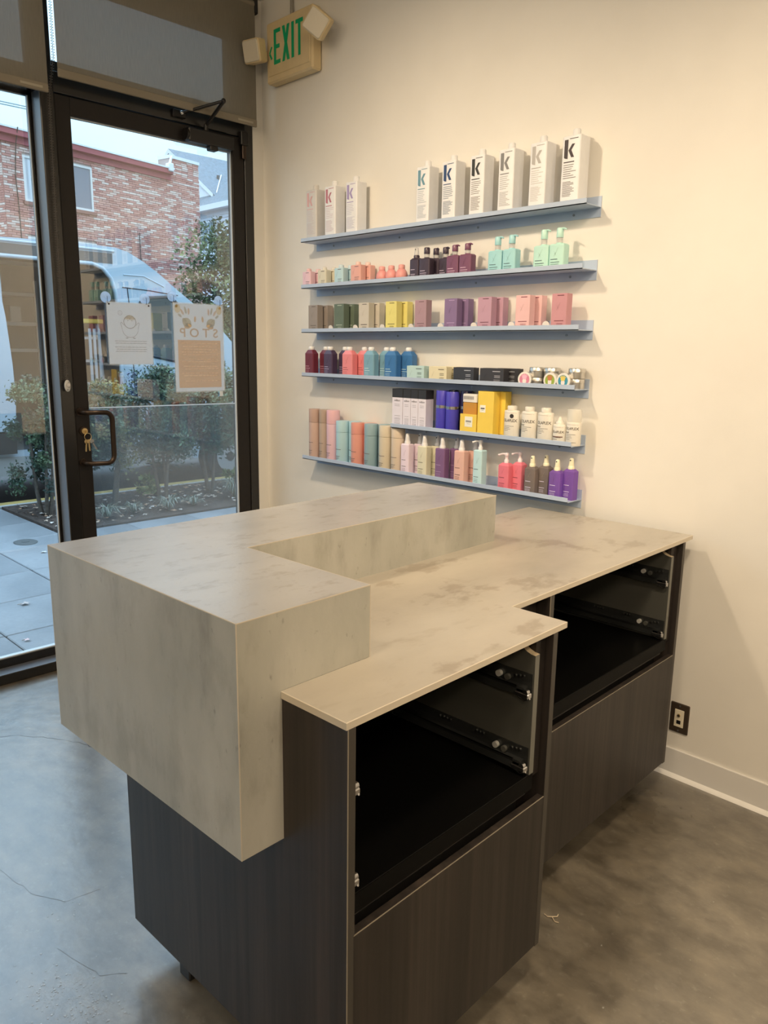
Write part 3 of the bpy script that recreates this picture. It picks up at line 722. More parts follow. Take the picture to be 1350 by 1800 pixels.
def drawer_slide(parent, u0, u1, vface, sgn, z, label=None):
    """runner on a panel face at v=vface, body towards -sgn"""
    g = G(); a = lambda d: vface-sgn*d
    vv = lambda d0, d1: (min(a(d0), a(d1)), max(a(d0), a(d1)))
    g.box(u0, u1, *vv(0, .002), z-.002, z+.046, M_slide)
    g.box(u0, u1-.006, *vv(.002, .016), z-.006, z+.004, M_slide)
    g.box(u0+.02, u1-.010, *vv(.002, .018), z+.010, z+.016, M_slide)
    g.box(u0, u1-.03, *vv(.014, .018), z-.006, z+.016, M_slide)
    s = g.build('drawer_slide', parent)
    g = G()
    for k in range(3): g.disc((u1-.022-.011*k, a(.003), z+.036-.002*k), (0, 1, 0), .0034, .003, M_chrome, 8)
    for k in range(4): g.disc((u1-.225-.011*k, a(.003), z+.036), (0, 1, 0), .0030, .003, M_chrome, 8)
    for k in range(3): g.disc((u1-.125-.010*k, a(.003), z+.037), (0, 1, 0), .0030, .003, M_chrome, 8)
    g.build('screw_heads', s)
    g = G(); g.bbox(u1-.034, u1+.003, *vv(.004, .020), z-.008, z+.004, M_chrome, .002); g.disc((u1-.006, a(.014), z+.006), (0, 1, 0), .007, .010, M_chrome, 10)
    g.tube([(u1-.03, a(.012), z-.010), (u1-.01, a(.014), z-.015), (u1+.004, a(.014), z-.006)], .0025, M_chrome, 6); g.build('catch', s)
    g = G(); g.disc((u1-.085, a(.006), z+.026), (0, 1, 0), .0075, .010, mat('white_roller', (.45, .45, .43), .4), 12); g.disc((u1-.062, a(.006), z+.024), (0, 1, 0), .007, .008, M_greyside, 12); g.build('roller', s)

def scoop_panel(u0, u1, v0, v1, z0, z1, parent):
    """grey inner side whose top front corner is scooped out, raw edge showing"""
    r = .046; poly = [(u0, z0), (u1, z0), (u1, z1-r*.85)]
    arc = [(u1-r*math.sin(k/6*PI/2)*1.0, z1-r*.85+r*.85*(1-math.cos(k/6*PI/2))) for k in range(1, 7)]
    poly += arc+[(u0, z1)]
    g = G(); g.prism_ax(poly, v0, v1, 'y', M_greyside); o = g.build('slide_panel', parent)
    g = G(); pts = [(u1, z1-r*.85)]+arc
    for p, q in zip(pts[:-1], pts[1:]):
        g.add([(p[0], v0-.0003, p[1]+.0006), (p[0], v1+.0003, p[1]+.0006), (q[0], v1+.0003, q[1]+.0006), (q[0], v0-.0003, q[1]+.0006)], [(0, 1, 2, 3)], M_ply)
    g.box(u1-.0005, u1+.0004, v0, v1, z0, z1-r*.85, mat('grey_edge', (.16, .16, .14), .4)); g.build('raw_edge', o)

def cabinet(name, label, u0, u1, v0, v1, near_panel_v1, zc, lslide_v, sp0, sp1, fr_v0, dz, rail_v):
    o = empty(name, OC, TH, label, 'cabinet', 'reception desk cabinets')
    t = .018; df = .018
    bx('end_panel', u0, u1, v0, v0+t, zc, ZU, M_wood, o, .0006)
    bx('end_panel', u0, u1, v1-t, v1, zc, ZU, M_wood, o, .0006)
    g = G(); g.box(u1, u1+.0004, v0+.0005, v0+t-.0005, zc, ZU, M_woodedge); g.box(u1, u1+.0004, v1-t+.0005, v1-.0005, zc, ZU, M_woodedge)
    g.box(u1-.0012, u1+.0005, v0-.0005, v0+.0012, zc, ZU, M_edgeline); g.build('edge_band_highlight', o)
    bx('back_panel', u0+.002, u0+t, v0+t, v1-t, zc, ZU, M_wood, o)
    bx('bottom_panel', u0+t, u1-df-.003, v0+t, v1-t, zc, zc+t, M_blackmatte, o)
    bx('liner', u0+t, u1-.012, v0+t, v0+t+.003, zc+t, ZU-.001, M_blackmatte, o)
    bx('liner', u0+t, u0+t+.003, v0+t+.003, v1-t, zc+t, ZU-.001, M_blackmatte, o)
    # black divider board with its front lip, and the lower drawer box behind the front
    bx('divider_board', u0+t+.003, u1-.010, v0+t+.003, rail_v, .560, .579, M_black, o, .0008)
    bx('front_lip', u1-.0115, u1-.0085, v0+t+.003, rail_v, .540, .5785, mat('black_lip', (.0025, .0025, .0025), .5, spec=.08), o)
    bx('drawer_rail', u1-.034, u1-.022, v0+t+.004, rail_v-.002, .519, .532, mat('grey_rail', (.03, .029, .027), .3), o, .003)
    bx('drawer_box', u0+.06, u1-.036, v0+t+.02, rail_v-.02, .20, .505, M_blackmatte, o)
    f = bx('drawer_front', u1-df, u1+.0005, fr_v0, v1-t+.0005, zc+.003, dz, M_wood, o, .0008)
    g = G(); g.box(u1-.0008, u1+.0008, fr_v0+.001, v1-t-.001, dz-.0010, dz+.0005, M_edgeline); g.build('edge_band_highlight', f)
    bx('filler_strip', u1-.034, u1-.020, sp1, v1-t, .56, ZU, M_wood, o)
    bx('filler_panel', u0+t+.003, u1-.036, sp1+.001, v1-t, .579, ZU-.001, M_blackmatte, o)
    scoop_panel(u0+t+.003, u1-.010, sp0, sp1, .579, ZU-.001, o)
    for z in (.776, .598): drawer_slide(o, u0+.36 if u1-u0 > .7 else u0+.12, u1-.014, sp0, 1, z); drawer_slide(o, u0+.36 if u1-u0 > .7 else u0+.12, u1-.014, lslide_v, -1, z)
    for (uu, vv) in ((u0+.135, v0+.040), (u1-.12, v0+.040), (u0+.135, v1-.10), (u1-.12, v1-.10)):
        g = G(); g.bbox(uu, uu+.045, vv, vv+.045, 0.0, zc, M_foot, .003); g.build('leg', o)
    return o
cabinet('drawer_cabinet', 'dark charcoal wood cabinet nearest the camera, upper drawers missing, black leg showing', .1275, R1, .0960, .7475, .114, .100, .1175, .675, .692, .1105, .506, .688)
c2 = cabinet('drawer_cabinet', 'dark charcoal wood cabinet against the right wall side, set back, upper drawers missing', .1275, R2, .9620, 1.8030, .980, .100, 1.000, 1.723, 1.740, .978, .509, 1.736)
bx('slide_panel', .1485, R2-.012, .9840, 1.000, .579, ZU-.001, M_greyside, c2)
bx('filler_panel', R2-.06, R2-.042, .7485, .9615, .10, ZU, M_wood, c2)

# ================================================================== WALL SHELVES
SZ = [2.0461, 1.8292, 1.6176, 1.4034, 1.1950, .9851]
XL, XR, SD = .4355, 2.0092, .1032
SHN = ['top', 'second', 'third', 'fourth', 'short fifth', 'lowest']
def shelf(i):
    z = SZ[i]; xl = 1.071 if i == 4 else XL; zf = z-.0135
    o = empty('wall_shelf', (xl, 0, zf), 0, ['topmost blue-grey metal wall shelf, carrying the white litre bottles', 'second blue-grey metal wall shelf from the top, carrying pump bottles',
        'third blue-grey metal wall shelf from the top, carrying tall cartons', 'fourth blue-grey metal wall shelf from the top, carrying round tins at its right end',
        'short blue-grey metal wall shelf, fifth from the top, carrying yellow boxes', 'lowest blue-grey metal wall shelf, carrying aerosol cans and spray bottles'][i], 'shelf', 'blue-grey wall shelves')
    W = XR-xl
    g = G(); g.box(0, W, -SD, -.003, -.003, 0.0, M_shelf); g.build('tray', o)
    g = G(); g.prism_ax([(-SD, -.003), (-SD+.003, -.003), (-SD+.003, .0155), (-SD+.0015, .0165), (-SD, .0155)], 0, W, 'x', M_shelf); g.build('front_lip', o)
    bx('back_flange', 0, W, -.003, 0.0, -.0348, .0360, M_shelf, o)
    for k in range(4 if i != 4 else 3):
        g = G(); g.disc((.13+k*(W-.24)/(3 if i != 4 else 2), -.0036, -.018), (0, 1, 0), .0045, .0022, M_screw, 12); g.build('screw', o)
for i in range(6): shelf(i)
ZF = [z-.0135 for z in SZ]

# ================================================================== PRODUCTS
def pm(c, rough=.45, spec=.5):
    return mat('plastic_%02d_%02d_%02d_%d' % (int(c[0]*99), int(c[1]*99), int(c[2]*99), int(rough*10)), c, rough, spec=spec, var=.03, vscale=20)
def srgb(r, g_, b2):
    f = lambda c: (c/255/12.92) if c/255 <= .04045 else ((c/255+.055)/1.055)**2.4
    c = (f(r)*1.02, f(g_)*1.10, f(b2)*1.26); m_ = sum(c)/3
    return tuple(min(.86, q*.85+m_*.15+.012) for q in c)
WHITE = srgb(228, 222, 212); CREAMCAP = srgb(232, 226, 216)
FX, FZ = (1, 0, 0), (0, 0, 1)
def lines(g, x0, x1, zs, y, material, th=.0016, rng=None, full=True):
    for z in zs:
        b2 = x1 if full else x0+(x1-x0)*(rng.uniform(.55, 1) if rng else .8)
        flat(g, [(x0, z), (b2, z), (b2, z+th), (x0, z+th)], (0, y, 0), FX, FZ, material)
def root(name, x, w, yf, i, label, cat, group):
    return empty(name, (x, yf, ZF[i]), 0, label, cat, group)

def k_logo(g, x, z, h, y, material):
    """bold lower-case k: slanted-foot stem and a chevron arm"""
    s = h
    flat(g, [(x, z+.10*s), (x+.03*s, z+.03*s), (x+.12*s, z), (x+.24*s, z-.03*s), (x+.24*s, z+s), (x, z+s)], (0, y, 0), FX, FZ, material)
    flat(g, [(x+.27*s, z+.42*s), (x+.47*s, z+.03*s), (x+.66*s, z+.03*s), (x+.46*s, z+.42*s)], (0, y, 0), FX, FZ, material)
    flat(g, [(x+.27*s, z+.42*s), (x+.46*s, z+.42*s), (x+.68*s, z+.74*s), (x+.49*s, z+.74*s)], (0, y, 0), FX, FZ, material)

def litre(x, w, kcol, label, tint=WHITE, txt=None, seed=0):
    d, h = .064, .2335; o = root('litre_bottle', x, w, -.090, 0, label, 'bottle', 'white litre bottles on the top shelf')
    g = G(); rbox(g, 0, w, 0, d, 0, h, .006, pm(tint, .4), .003); g.build('body', o)
    g = G(); g.lathe([(.0155, h), (.0155, h+.003), (.0145, h+.004), (.014, h+.022), (.011, h+.0255)], w*.5, d*.5, pm(tint, .4), 18); g.build('cap', o)
    k = mat('print_%d' % seed, kcol, .5); t = mat('printtext_%d' % seed, txt or kcol, .5)
    g = G(); k_logo(g, .010, h-.075, .062, -.0006, k); g.build('letter_k', o)
    g = G(); rng = random.Random(seed)
    lines(g, w*.40, w*.86, [h-.0125], -.0006, k, .0022)
    lines(g, .010, w*.70, [h-.089], -.0006, k, .0032)
    for q in range(7): lines(g, .010, w*.86, [h-.098-q*.0072], -.0006, t, .0020, rng, False)
    for q in range(11): lines(g, .010, w*.86, [h-.154-q*.0047], -.0006, t, .0018, rng, False)
    g.build('label_print', o)
GT = srgb(140, 135, 128)
litre(.460, .078, srgb(214, 158, 150), 'white litre bottle with a faint pale pink letter k, leftmost on the top shelf', srgb(205, 196, 182), srgb(200, 180, 170), 1)
litre(.598, .076, srgb(186, 108, 116), 'white litre bottle with a rose red letter k, second from left, top shelf', WHITE, srgb(205, 180, 178), 2)
litre(.746, .076, srgb(160, 138, 178), 'white litre bottle with a lilac letter k, third from the left on the top shelf', WHITE, srgb(190, 182, 190), 3)
litre(1.187, .071, srgb(92, 140, 150), 'white litre bottle with a teal letter k on the top shelf', WHITE, srgb(168, 172, 172), 4)
litre(1.328, .072, srgb(24, 62, 105), 'white litre bottle with a navy blue letter k on the top shelf', WHITE, srgb(95, 110, 125), 5)
litre(1.473, .071, srgb(38, 40, 34), 'white litre bottle with a black-green letter k on the top shelf', WHITE, srgb(130, 118, 104), 6)
litre(1.612, .072, srgb(122, 118, 112), 'white litre bottle with a mid grey letter k on the top shelf', WHITE, srgb(170, 165, 155), 7)
litre(1.754, .072, srgb(172, 164, 152), 'white litre bottle with a pale grey letter k, second from right, top shelf', WHITE, srgb(196, 188, 174), 8)
litre(1.890, .075, srgb(40, 20, 26), 'white litre bottle with a plum-black letter k, rightmost on the top shelf', WHITE, srgb(112, 100, 92), 9)

def small_print(g, w, h, z0, col, y=-.0006, two=True):
    k = mat('print_%02d%02d%02d' % tuple(int(c*99) for c in col), col, .5)
    lines(g, w*.30, w*.78, [z0+h], y, k, .0024)
    if two: lines(g, w*.22, w*.78, [z0+h*.18], y, k, .0022); lines(g, w*.22, w*.6, [z0+h*.10, z0+h*.05], y, k, .0012)
def kmark(g, w, z, s, y, base):
    k = mat('emboss_shade_%02d%02d%02d' % tuple(int(c*99) for c in base), tuple(c*.86 for c in base), .5)  # flat darker tone paints the shading of the embossed k
    for p in line_poly([(w*.35, z), (w*.35+s*.55, z+s)], s*.09): flat(g, p, (0, y, 0), FX, FZ, k)
    for p in line_poly([(w*.35, z+s*.6), (w*.35+s*.3, z+s*.1)], s*.06): flat(g, p, (0, y, 0), FX, FZ, k)
def mini(x, w, yf, d, h, col, capcol, label, i=1, prt=srgb(90, 70, 70), capx=.5, capr=.0125):
    o = root('travel_bottle', x, w, yf, i, label, 'bottle', 'small travel bottles on the second shelf')
    g = G(); rbox(g, 0, w, 0, d, 0, h, .004, pm(col), .003); g.build('body', o)
    g = G(); g.lathe([(capr, h-.001), (capr*1.05, h+.004), (capr, h+.010), (capr*.85, h+.0145), (capr*.3, h+.016)], w*capx, d*.5, pm(capcol, .4), 16); g.build('cap', o)
    g = G(); k = mat('print_%02d%02d%02d' % tuple(int(c*99) for c in prt), prt, .5)
    lines(g, w*.42, w*.80, [h*.90], -.0006, k, .0024); lines(g, w*.42, w*.86, [h*.36], -.0006, k, .0020); lines(g, w*.42, w*.8, [h*.28, h*.22], -.0006, k, .0012)
    kmark(g, w*.6, h*.5, h*.3, -.0005, col); g.build('label_print', o)
PKM, CRM, AQM, PCH = srgb(232, 184, 184), srgb(214, 202, 168), srgb(176, 206, 204), srgb(228, 160, 138)
mini(.432, .062, -.092, .034, .078, PKM, srgb(226, 178, 172), 'small pale pink travel bottle, front of its pair, left end of the second shelf')
mini(.452, .062, -.050, .034, .078, PKM, srgb(226, 184, 178), 'small pale pink travel bottle behind its twin at the left end of the second shelf')
mini(.548, .062, -.092, .036, .079, CRM, srgb(214, 204, 184), 'small cream travel bottle, front of its pair on the second shelf')
mini(.568, .062, -.050, .034, .079, CRM, srgb(214, 204, 184), 'small cream travel bottle, behind its twin on the second shelf')
mini(.670, .062, -.092, .036, .081, AQM, srgb(196, 210, 208), 'small pale aqua travel bottle, front of its pair on the second shelf')
mini(.690, .062, -.050, .034, .081, AQM, srgb(196, 210, 208), 'small pale aqua travel bottle, behind its twin on the second shelf')
mini(.784, .068, -.092, .036, .087, PCH, srgb(232, 190, 170), 'small peach travel bottle, front of its pair on the second shelf')
mini(.806, .066, -.050, .034, .087, PCH, srgb(232, 196, 176), 'small peach travel bottle, behind its twin on the second shelf')
def roundb(x, label):
    o = root('round_bottle', x, .056, -.068, 1, label, 'bottle', 'round coral bottles on the second shelf')
    c = pm(srgb(226, 140, 128)); g = G(); g.lathe([(.017, 0), (.024, .004), (.028, .018), (.0285, .028), (.025, .042), (.017, .052), (.0125, .055)], .028, .0, c, 20, 1, .9); g.build('body', o)
    g = G(); g.lathe([(.014, .054), (.0145, .057), (.0145, .068), (.012, .072), (.006, .073)], .028, 0, pm(srgb(230, 150, 136), .4), 16); g.build('cap', o)
    g = G(); k = mat('print_coral', srgb(150, 70, 66), .5); lines(g, .016, .040, [.014, .010], -.0264, k, .0014); g.build('label_print', o)
roundb(.940, 'round coral bottle, leftmost of three on the second shelf'); roundb(.999, 'round coral bottle, middle of three on the second shelf'); roundb(1.062, 'round coral bottle, rightmost of three on the second shelf')

def pump_head(g, cx, cy, h, col, clear=None, tall=.042, nozzle=.030, r=.0125, dirx=1):
    cm = pm(col, .35)
    g.lathe([(r*.95, h-.001), (r*.95, h+.004)], cx, cy, cm, 14)
    g.lathe([(r*.92, h+.004), (r*.92, h+tall*.40)], cx, cy, clear or cm, 14)
    g.lathe([(r, h+tall*.40), (r*1.03, h+tall*.42), (r, h+tall*.92), (r*.8, h+tall)], cx, cy, cm, 14)
    if nozzle: g.tube([(cx, cy, h+tall*.93), (cx+dirx*nozzle*.6, cy-.004, h+tall*.95), (cx+dirx*nozzle, cy-.006, h+tall*.86)], [.0042, .0036, .0026], cm, 8)
M_clearpump = clear_plastic('clear_pump', (.85, .85, .85), .35, .1)
def pumpb(x, w, yf, d, h, col, label, prt, tall=.042, nozzle=.028, headcol=None, i=1, group='square pump bottles on the second shelf'):
    o = root('pump_bottle', x, w, yf, i, label, 'bottle', group)
    g = G(); rbox(g, 0, w, 0, d, 0, h, .005, pm(col), .005); g.build('body', o)
    g = G(); pump_head(g, w*.5, d*.5, h, headcol or col, M_clearpump, tall, nozzle); g.build('pump', o)
    g = G(); k = mat('print_%02d%02d%02d' % tuple(int(c*99) for c in prt), prt, .5)
    lines(g, w*.14, w*.60, [h*.40], -.0006, k, .0024); lines(g, w*.14, w*.74, [h*.29], -.0006, k, .0022); lines(g, w*.14, w*.7, [h*.22, h*.17, h*.12], -.0006, k, .0011)
    kmark(g, w, h*.52, h*.33, -.0005, col); g.build('label_print', o)
def sprayhead(g, cx, cy, h, col, size=1.0, clear=None, hole=True, dark=None):
    c = pm(col, .35); s = size
    g.lathe([(.0130*s, h-.001), (.0130*s, h+.009*s), (.0110*s, h+.012*s)], cx, cy, c, 14)
    g.lathe([(.0110*s, h+.011*s), (.0092*s, h+.030*s), (.0078*s, h+.041*s), (.0045*s, h+.044*s)], cx, cy, clear or c, 14)
    if hole: g.disc((cx, cy-.0078*s, h+.035*s), (0, 1, 0), .0026*s, .003, dark or M_blackmatte, 10)
DKP = srgb(58, 40, 56); LTP = srgb(196, 176, 190)
def sprayb(x, w, yf, d, h, col, headcol, label, prt, i=5, group='square spray bottles on the lowest shelf', size=1.0, material=None, hole=True, top=.004, name='spray_bottle', arm=False, clear=None):
    o = root(name, x, w, yf, i, label, 'bottle', group); bm_ = material or pm(col)
    g = G(); rbox(g, 0, w, 0, d, 0, h, .004, bm_, top); g.build('body', o)
    g = G()
    if arm:
        c = pm(headcol, .35); cx, cy = w*.5, d*.5
        g.lathe([(.0095, h-.001), (.0095, h+.012), (.0065, h+.014), (.0065, h+.026), (.0085, h+.028), (.0085, h+.038), (.006, h+.041)], cx, cy, c, 14)
        g.tube([(cx, cy, h+.035), (cx-.014, cy-.010, h+.036), (cx-.024, cy-.016, h+.032)], [.0048, .004, .0034], c, 8); g.disc((cx-.026, cy-.017, h+.031), (-.8, -.5, -.1), .0045, .006, c, 10)
    else: sprayhead(g, w*.5, d*.5, h, headcol, size, clear, hole)
    g.build('sprayer', o)
    g = G(); k = mat('print_%02d%02d%02d' % tuple(int(c*99) for c in prt), prt, .5)
    lines(g, w*.14, w*.62, [h*.47], -.0006, k, .0022); lines(g, w*.14, w*.66, [h*.26], -.0006, k, .0022); lines(g, w*.14, w*.6, [h*.20, h*.16, h*.12], -.0006, k, .0011)
    kmark(g, w, h*.62, h*.18, -.0005, col); g.build('label_print', o)
sprayb(1.158, .050, -.090, .034, .092, DKP, DKP, 'dark aubergine spray bottle at the left of the dark group on the second shelf', LTP, 1, 'dark aubergine bottles on the second shelf', 1.0, clear=M_clearpump, top=.008)
pumpb(1.213, .060, -.092, .036, .087, DKP, 'dark aubergine pump bottle at the front of the dark group on the second shelf', LTP, .044, 0, group='dark aubergine bottles on the second shelf')
pumpb(1.226, .058, -.046, .034, .087, DKP, 'dark aubergine pump bottle at the back of the dark group on the second shelf', LTP, .044, .02, group='dark aubergine bottles on the second shelf')
pumpb(1.294, .050, -.058, .034, .085, DKP, 'dark aubergine pump bottle with nozzle, right of the dark group on the second shelf', LTP, .044, .024, group='dark aubergine bottles on the second shelf')
PLM = srgb(118, 60, 88); LPK = srgb(214, 170, 184)
pumpb(1.362, .064, -.088, .036, .087, PLM, 'plum purple pump bottle, left one of its pair on the second shelf', LPK)
pumpb(1.433, .062, -.092, .036, .087, PLM, 'plum purple pump bottle, right one of its pair on the second shelf', LPK)
AQU = srgb(150, 205, 200); MNT = srgb(178, 220, 196); DKT = srgb(60, 90, 92)
pumpb(1.577, .066, -.088, .038, .090, AQU, 'aqua pump bottle, left one of its pair on the second shelf', DKT, .052, .030)
pumpb(1.650, .060, -.092, .038, .090, AQU, 'aqua pump bottle, right one of its pair on the second shelf', DKT, .052, .030)
pumpb(1.789, .066, -.088, .038, .092, MNT, 'mint green pump bottle, left one of its pair on the second shelf', DKT, .056, .030)
pumpb(1.860, .063, -.092, .038, .092, MNT, 'mint green pump bottle, rightmost on the second shelf', DKT, .056, .030)

# third shelf: tall cartons, most with a twin behind
def carton(name, x, w, yf, d, h, col, label, i, group, prt, cat='carton', lay='tall'):
    o = root(name, x, w, yf, i, label, cat, group); c = pm(col, .55)
    g = G(); g.bbox(0, w, 0, d, 0, h, c, .0009); g.build('box', o)
    g = G(); k = mat('print_%02d%02d%02d' % tuple(int(q*99) for q in prt), prt, .5)
    if lay == 'tall':
        lines(g, w*.36, w*.80, [h*.935], -.0006, k, .0030); lines(g, w*.22, w*.84, [h*.235], -.0006, k, .0028); lines(g, w*.38, w*.78, [h*.17, h*.14, h*.11], -.0006, k, .0012)
        kmark(g, w, h*.55, h*.20, -.0005, col)
    else:
        lines(g, w*.54, w*.86, [h*.80], -.0006, k, .0030); lines(g, w*.62, w*.86, [h*.55, h*.46], -.0006, k, .0022); lines(g, w*.6, w*.86, [h*.32, h*.25], -.0006, k, .0012)
        kmark(g, w*.5, h*.35, h*.35, -.0005, col)
    g.build('label_print', o)
    g = G(); g.box(w*.1, w*.9, d*.15, d*.85, h-.0002, h+.0008, c); g.build('tuck_flap', o)
C3 = 'tall cartons on the third shelf'
for (x, w, col, nm, two, prt) in ((.477, .069, srgb(148, 132, 116), 'taupe', 1, srgb(90, 78, 68)), (.669, .069, srgb(92, 106, 82), 'moss green', 1, srgb(178, 186, 160)),
        (.842, .067, srgb(198, 184, 160), 'beige', 1, srgb(96, 80, 70)), (1.018, .068, srgb(226, 208, 98), 'yellow', 1, srgb(110, 96, 50)),
        (1.196, .066, srgb(168, 128, 132), 'dusty mauve', 0, srgb(120, 84, 88)), (1.364, .067, srgb(128, 96, 134), 'purple', 1, srgb(176, 140, 178)),
        (1.540, .067, srgb(186, 136, 150), 'mauve pink', 1, srgb(110, 56, 66)), (1.724, .064, srgb(226, 172, 164), 'pale pink', 1, srgb(140, 60, 70)), (1.885, .064, srgb(196, 130, 132), 'rose', 0, srgb(120, 50, 56))):
    carton('product_carton', x, w, -.092, .036, .1285, col, 'tall %s carton standing %s on the third shelf' % (nm, 'in front of its twin' if two else 'singly'), 2, C3, prt)
    if two: carton('product_carton', x+.022, w, -.046, .036, .1285, col, 'tall %s carton half hidden behind its twin on the third shelf' % nm, 2, C3, prt)
def tagdot(x, nm):
    o = root('price_tag', x, .02, -.097, 2, 'small white rounded tag on the third shelf just left of the front %s carton' % nm, 'tag', 'white rounded tags on the third shelf')
    g = G(); g.disc((0, 0, .0165), (.0, 1, .25), .0150, .003, mat('white_tag', (.84, .80, .76), .5), 16); g.build('disc', o)
    g = G(); g.box(-.006, .006, -.001, .008, 0, .003, mat('white_tag', (.84, .80, .76), .5)); g.build('tag_foot', o)
for x, nm in ((.652, 'moss green'), (.826, 'beige'), (1.004, 'yellow'), (1.181, 'dusty mauve'), (1.350, 'purple'), (1.527, 'mauve pink'), (1.711, 'pale pink'), (1.868, 'rose')): tagdot(x, nm)

# fourth shelf: slant-shouldered bottles, jar cartons, tins
def shamp(x, w, yf, d, h, col, label, prt):
    o = root('shampoo_bottle', x, w, yf, 3, label, 'bottle', 'slant-shouldered bottles on the fourth shelf'); c = pm(col, .35)
    g = G(); s = .018
    lo = rrect(0, w, 0, d, .005, 2); n = len(lo); hi = rrect(w*.22, w*.78, d*.15, d*.85, .005, 2)
    vs = [(a, b2, 0) for a, b2 in lo]+[(a, b2, h-s) for a, b2 in lo]+[(a, b2, h) for a, b2 in hi]
    g.add(vs, [(i*n+k, i*n+(k+1) % n, (i+1)*n+(k+1) % n, (i+1)*n+k) for i in range(2) for k in range(n)]+[tuple(range(n))[::-1], tuple(2*n+k for k in range(n))], c)
    # sloping facet between shoulder and face
    g.build('body', o)
    g = G(); g.lathe([(.0125, h-.001), (.0148, h+.001), (.0148, h+.013), (.011, h+.017)], w*.5, d*.5, pm(CREAMCAP, .4), 16); g.build('cap', o)
    g = G(); k = mat('print_%02d%02d%02d' % tuple(int(q*99) for q in prt), prt, .5)
    lines(g, w*.12, w*.52, [h*.37], -.0006, k, .0022); lines(g, w*.12, w*.62, [h*.29], -.0006, k, .0022); lines(g, w*.12, w*.5, [h*.22, h*.17, h*.12], -.0006, k, .0011)
    kmark(g, w, h*.5, h*.28, -.0005, col); g.build('label_print', o)
SH = [(.448, .064, srgb(112, 24, 48), 'wine red', srgb(220, 160, 170)), (.592, .064, srgb(70, 48, 76), 'dark violet', srgb(190, 175, 200)), (.728, .072, srgb(236, 124, 122), 'coral pink', srgb(160, 70, 70)),
      (.878, .068, srgb(112, 160, 172), 'steel blue', srgb(205, 225, 230)), (1.015, .073, srgb(22, 106, 160), 'bright blue', srgb(190, 220, 240))]
for k, (x, w, col, nm, prt) in enumerate(SH):
    shamp(x, w, -.093, .037, .128, col, '%s slant-shouldered bottle, front of its pair on the fourth shelf' % nm, prt)
    shamp(x+(.062 if k < 2 else .058), w, -.050, .037, .128, col, '%s slant-shouldered bottle, set behind its twin on the fourth shelf' % nm, prt)
JC = 'flat jar cartons on the fourth shelf'
carton('jar_carton', 1.156, .102, -.092, .036, .0665, srgb(178, 204, 192), 'flat pale aqua jar carton on the fourth shelf beside the blue bottles', 3, JC, srgb(80, 100, 95), lay='flat')
carton('jar_carton', 1.286, .100, -.092, .036, .0665, srgb(222, 206, 160), 'flat cream jar carton on the fourth shelf, front of its pair', 3, JC, srgb(110, 96, 66), lay='flat')
carton('jar_carton', 1.312, .100, -.050, .036, .0665, srgb(222, 206, 160), 'flat cream jar carton on the fourth shelf, behind its twin', 3, JC, srgb(110, 96, 66), lay='flat')
carton('jar_carton', 1.423, .108, -.092, .036, .0665, srgb(40, 42, 50), 'flat black jar carton on the fourth shelf beside the cream cartons', 3, JC, srgb(170, 170, 175), lay='flat')
carton('jar_carton', 1.563, .118, -.092, .036, .0665, srgb(44, 42, 46), 'flat black jar carton on the fourth shelf, front one nearest the tins', 3, JC, srgb(170, 165, 165), lay='flat')
carton('jar_carton', 1.604, .116, -.050, .036, .0665, srgb(36, 35, 38), 'flat black jar carton on the fourth shelf, rear one nearest the tins', 3, JC, srgb(150, 150, 150), lay='flat')
M_tin = mat('brushed_tin', (.62, .60, .56), .3, .9)
def tin_flat(x, y, k, label):
    r, h = .031, .037; o = empty('tin', (x, y, ZF[3]+k*.0378), 0, label, 'tin', 'round metal tins on the fourth shelf')
    g = G(); g.lathe([(r*.97, 0), (r*.98, .002), (r*.98, h*.62)], 0, 0, M_tin, 24); g.build('body', o)
    g = G(); g.lathe([(r, h*.60), (r*1.015, h*.62), (r*1.0, h*.66), (r, h*.95), (r*.95, h), (r*.90, h*.985)], 0, 0, M_tin, 24); g.build('lid', o)
for x, nm in ((1.800, 'left'), (1.868, 'middle'), (1.975, 'right')):
    tin_flat(x, -.036, 0, 'silver round tin, lower one of the %s stack behind the coloured lids' % nm); tin_flat(x, -.036, 1, 'silver round tin, upper one of the %s stack behind the coloured lids' % nm)
def tin_up(x, col, hair, label, rot):
    r = .0285; o = empty('tin', (x, -.084, ZF[3]+r+.0008), rot, label, 'tin', 'tins standing on edge on the fourth shelf')
    g = G(); g.disc((0, .011, 0), (0, 1, 0), r, .020, M_tin, 24); g.build('body', o)
    g = G(); g.disc((0, -.001, 0), (0, 1, 0), r+.0004, .006, mat('white_lid', (.80, .78, .74), .45), 24); l = g.build('lid', o)
    g = G(); A = lambda p, m_, y: flat(g, p, (0, y, 0), FX, FZ, m_)
    A(ell(0, 0, .0215, .0215, 0, 24), mat('lid_%02d%02d' % (int(col[0]*99), int(col[1]*99)), col, .45), -.0045)
    A(ell(0, -.006, .0085, .011), mat('lid_face', srgb(238, 216, 200), .5), -.0050); A(ell(0, -.019, .009, .004), mat('lid_face', srgb(238, 216, 200), .5), -.0049)
    hm = mat('lid_hair_%02d%02d' % (int(hair[0]*99), int(hair[1]*99)), hair, .5)
    A(ell(0, .006, .010, .0065), hm, -.0053)
    for q in range(5): a = PI*(.15+.7*q/4); A(ell(.010*math.cos(a), .008+.008*math.sin(a), .0022, .0055, a-PI/2), hm, -.0052)
    g.build('lid_print', l)
tin_up(1.778, srgb(214, 118, 142), srgb(236, 170, 186), 'round tin on edge with a pink lid picture, fourth shelf', .10)
tin_up(1.893, srgb(150, 172, 40), srgb(196, 110, 50), 'round tin on edge with a green lid picture, fourth shelf', -.04)
tin_up(1.950, srgb(20, 140, 160), srgb(226, 196, 60), 'round tin on edge with a teal lid picture, fourth shelf', -.04)

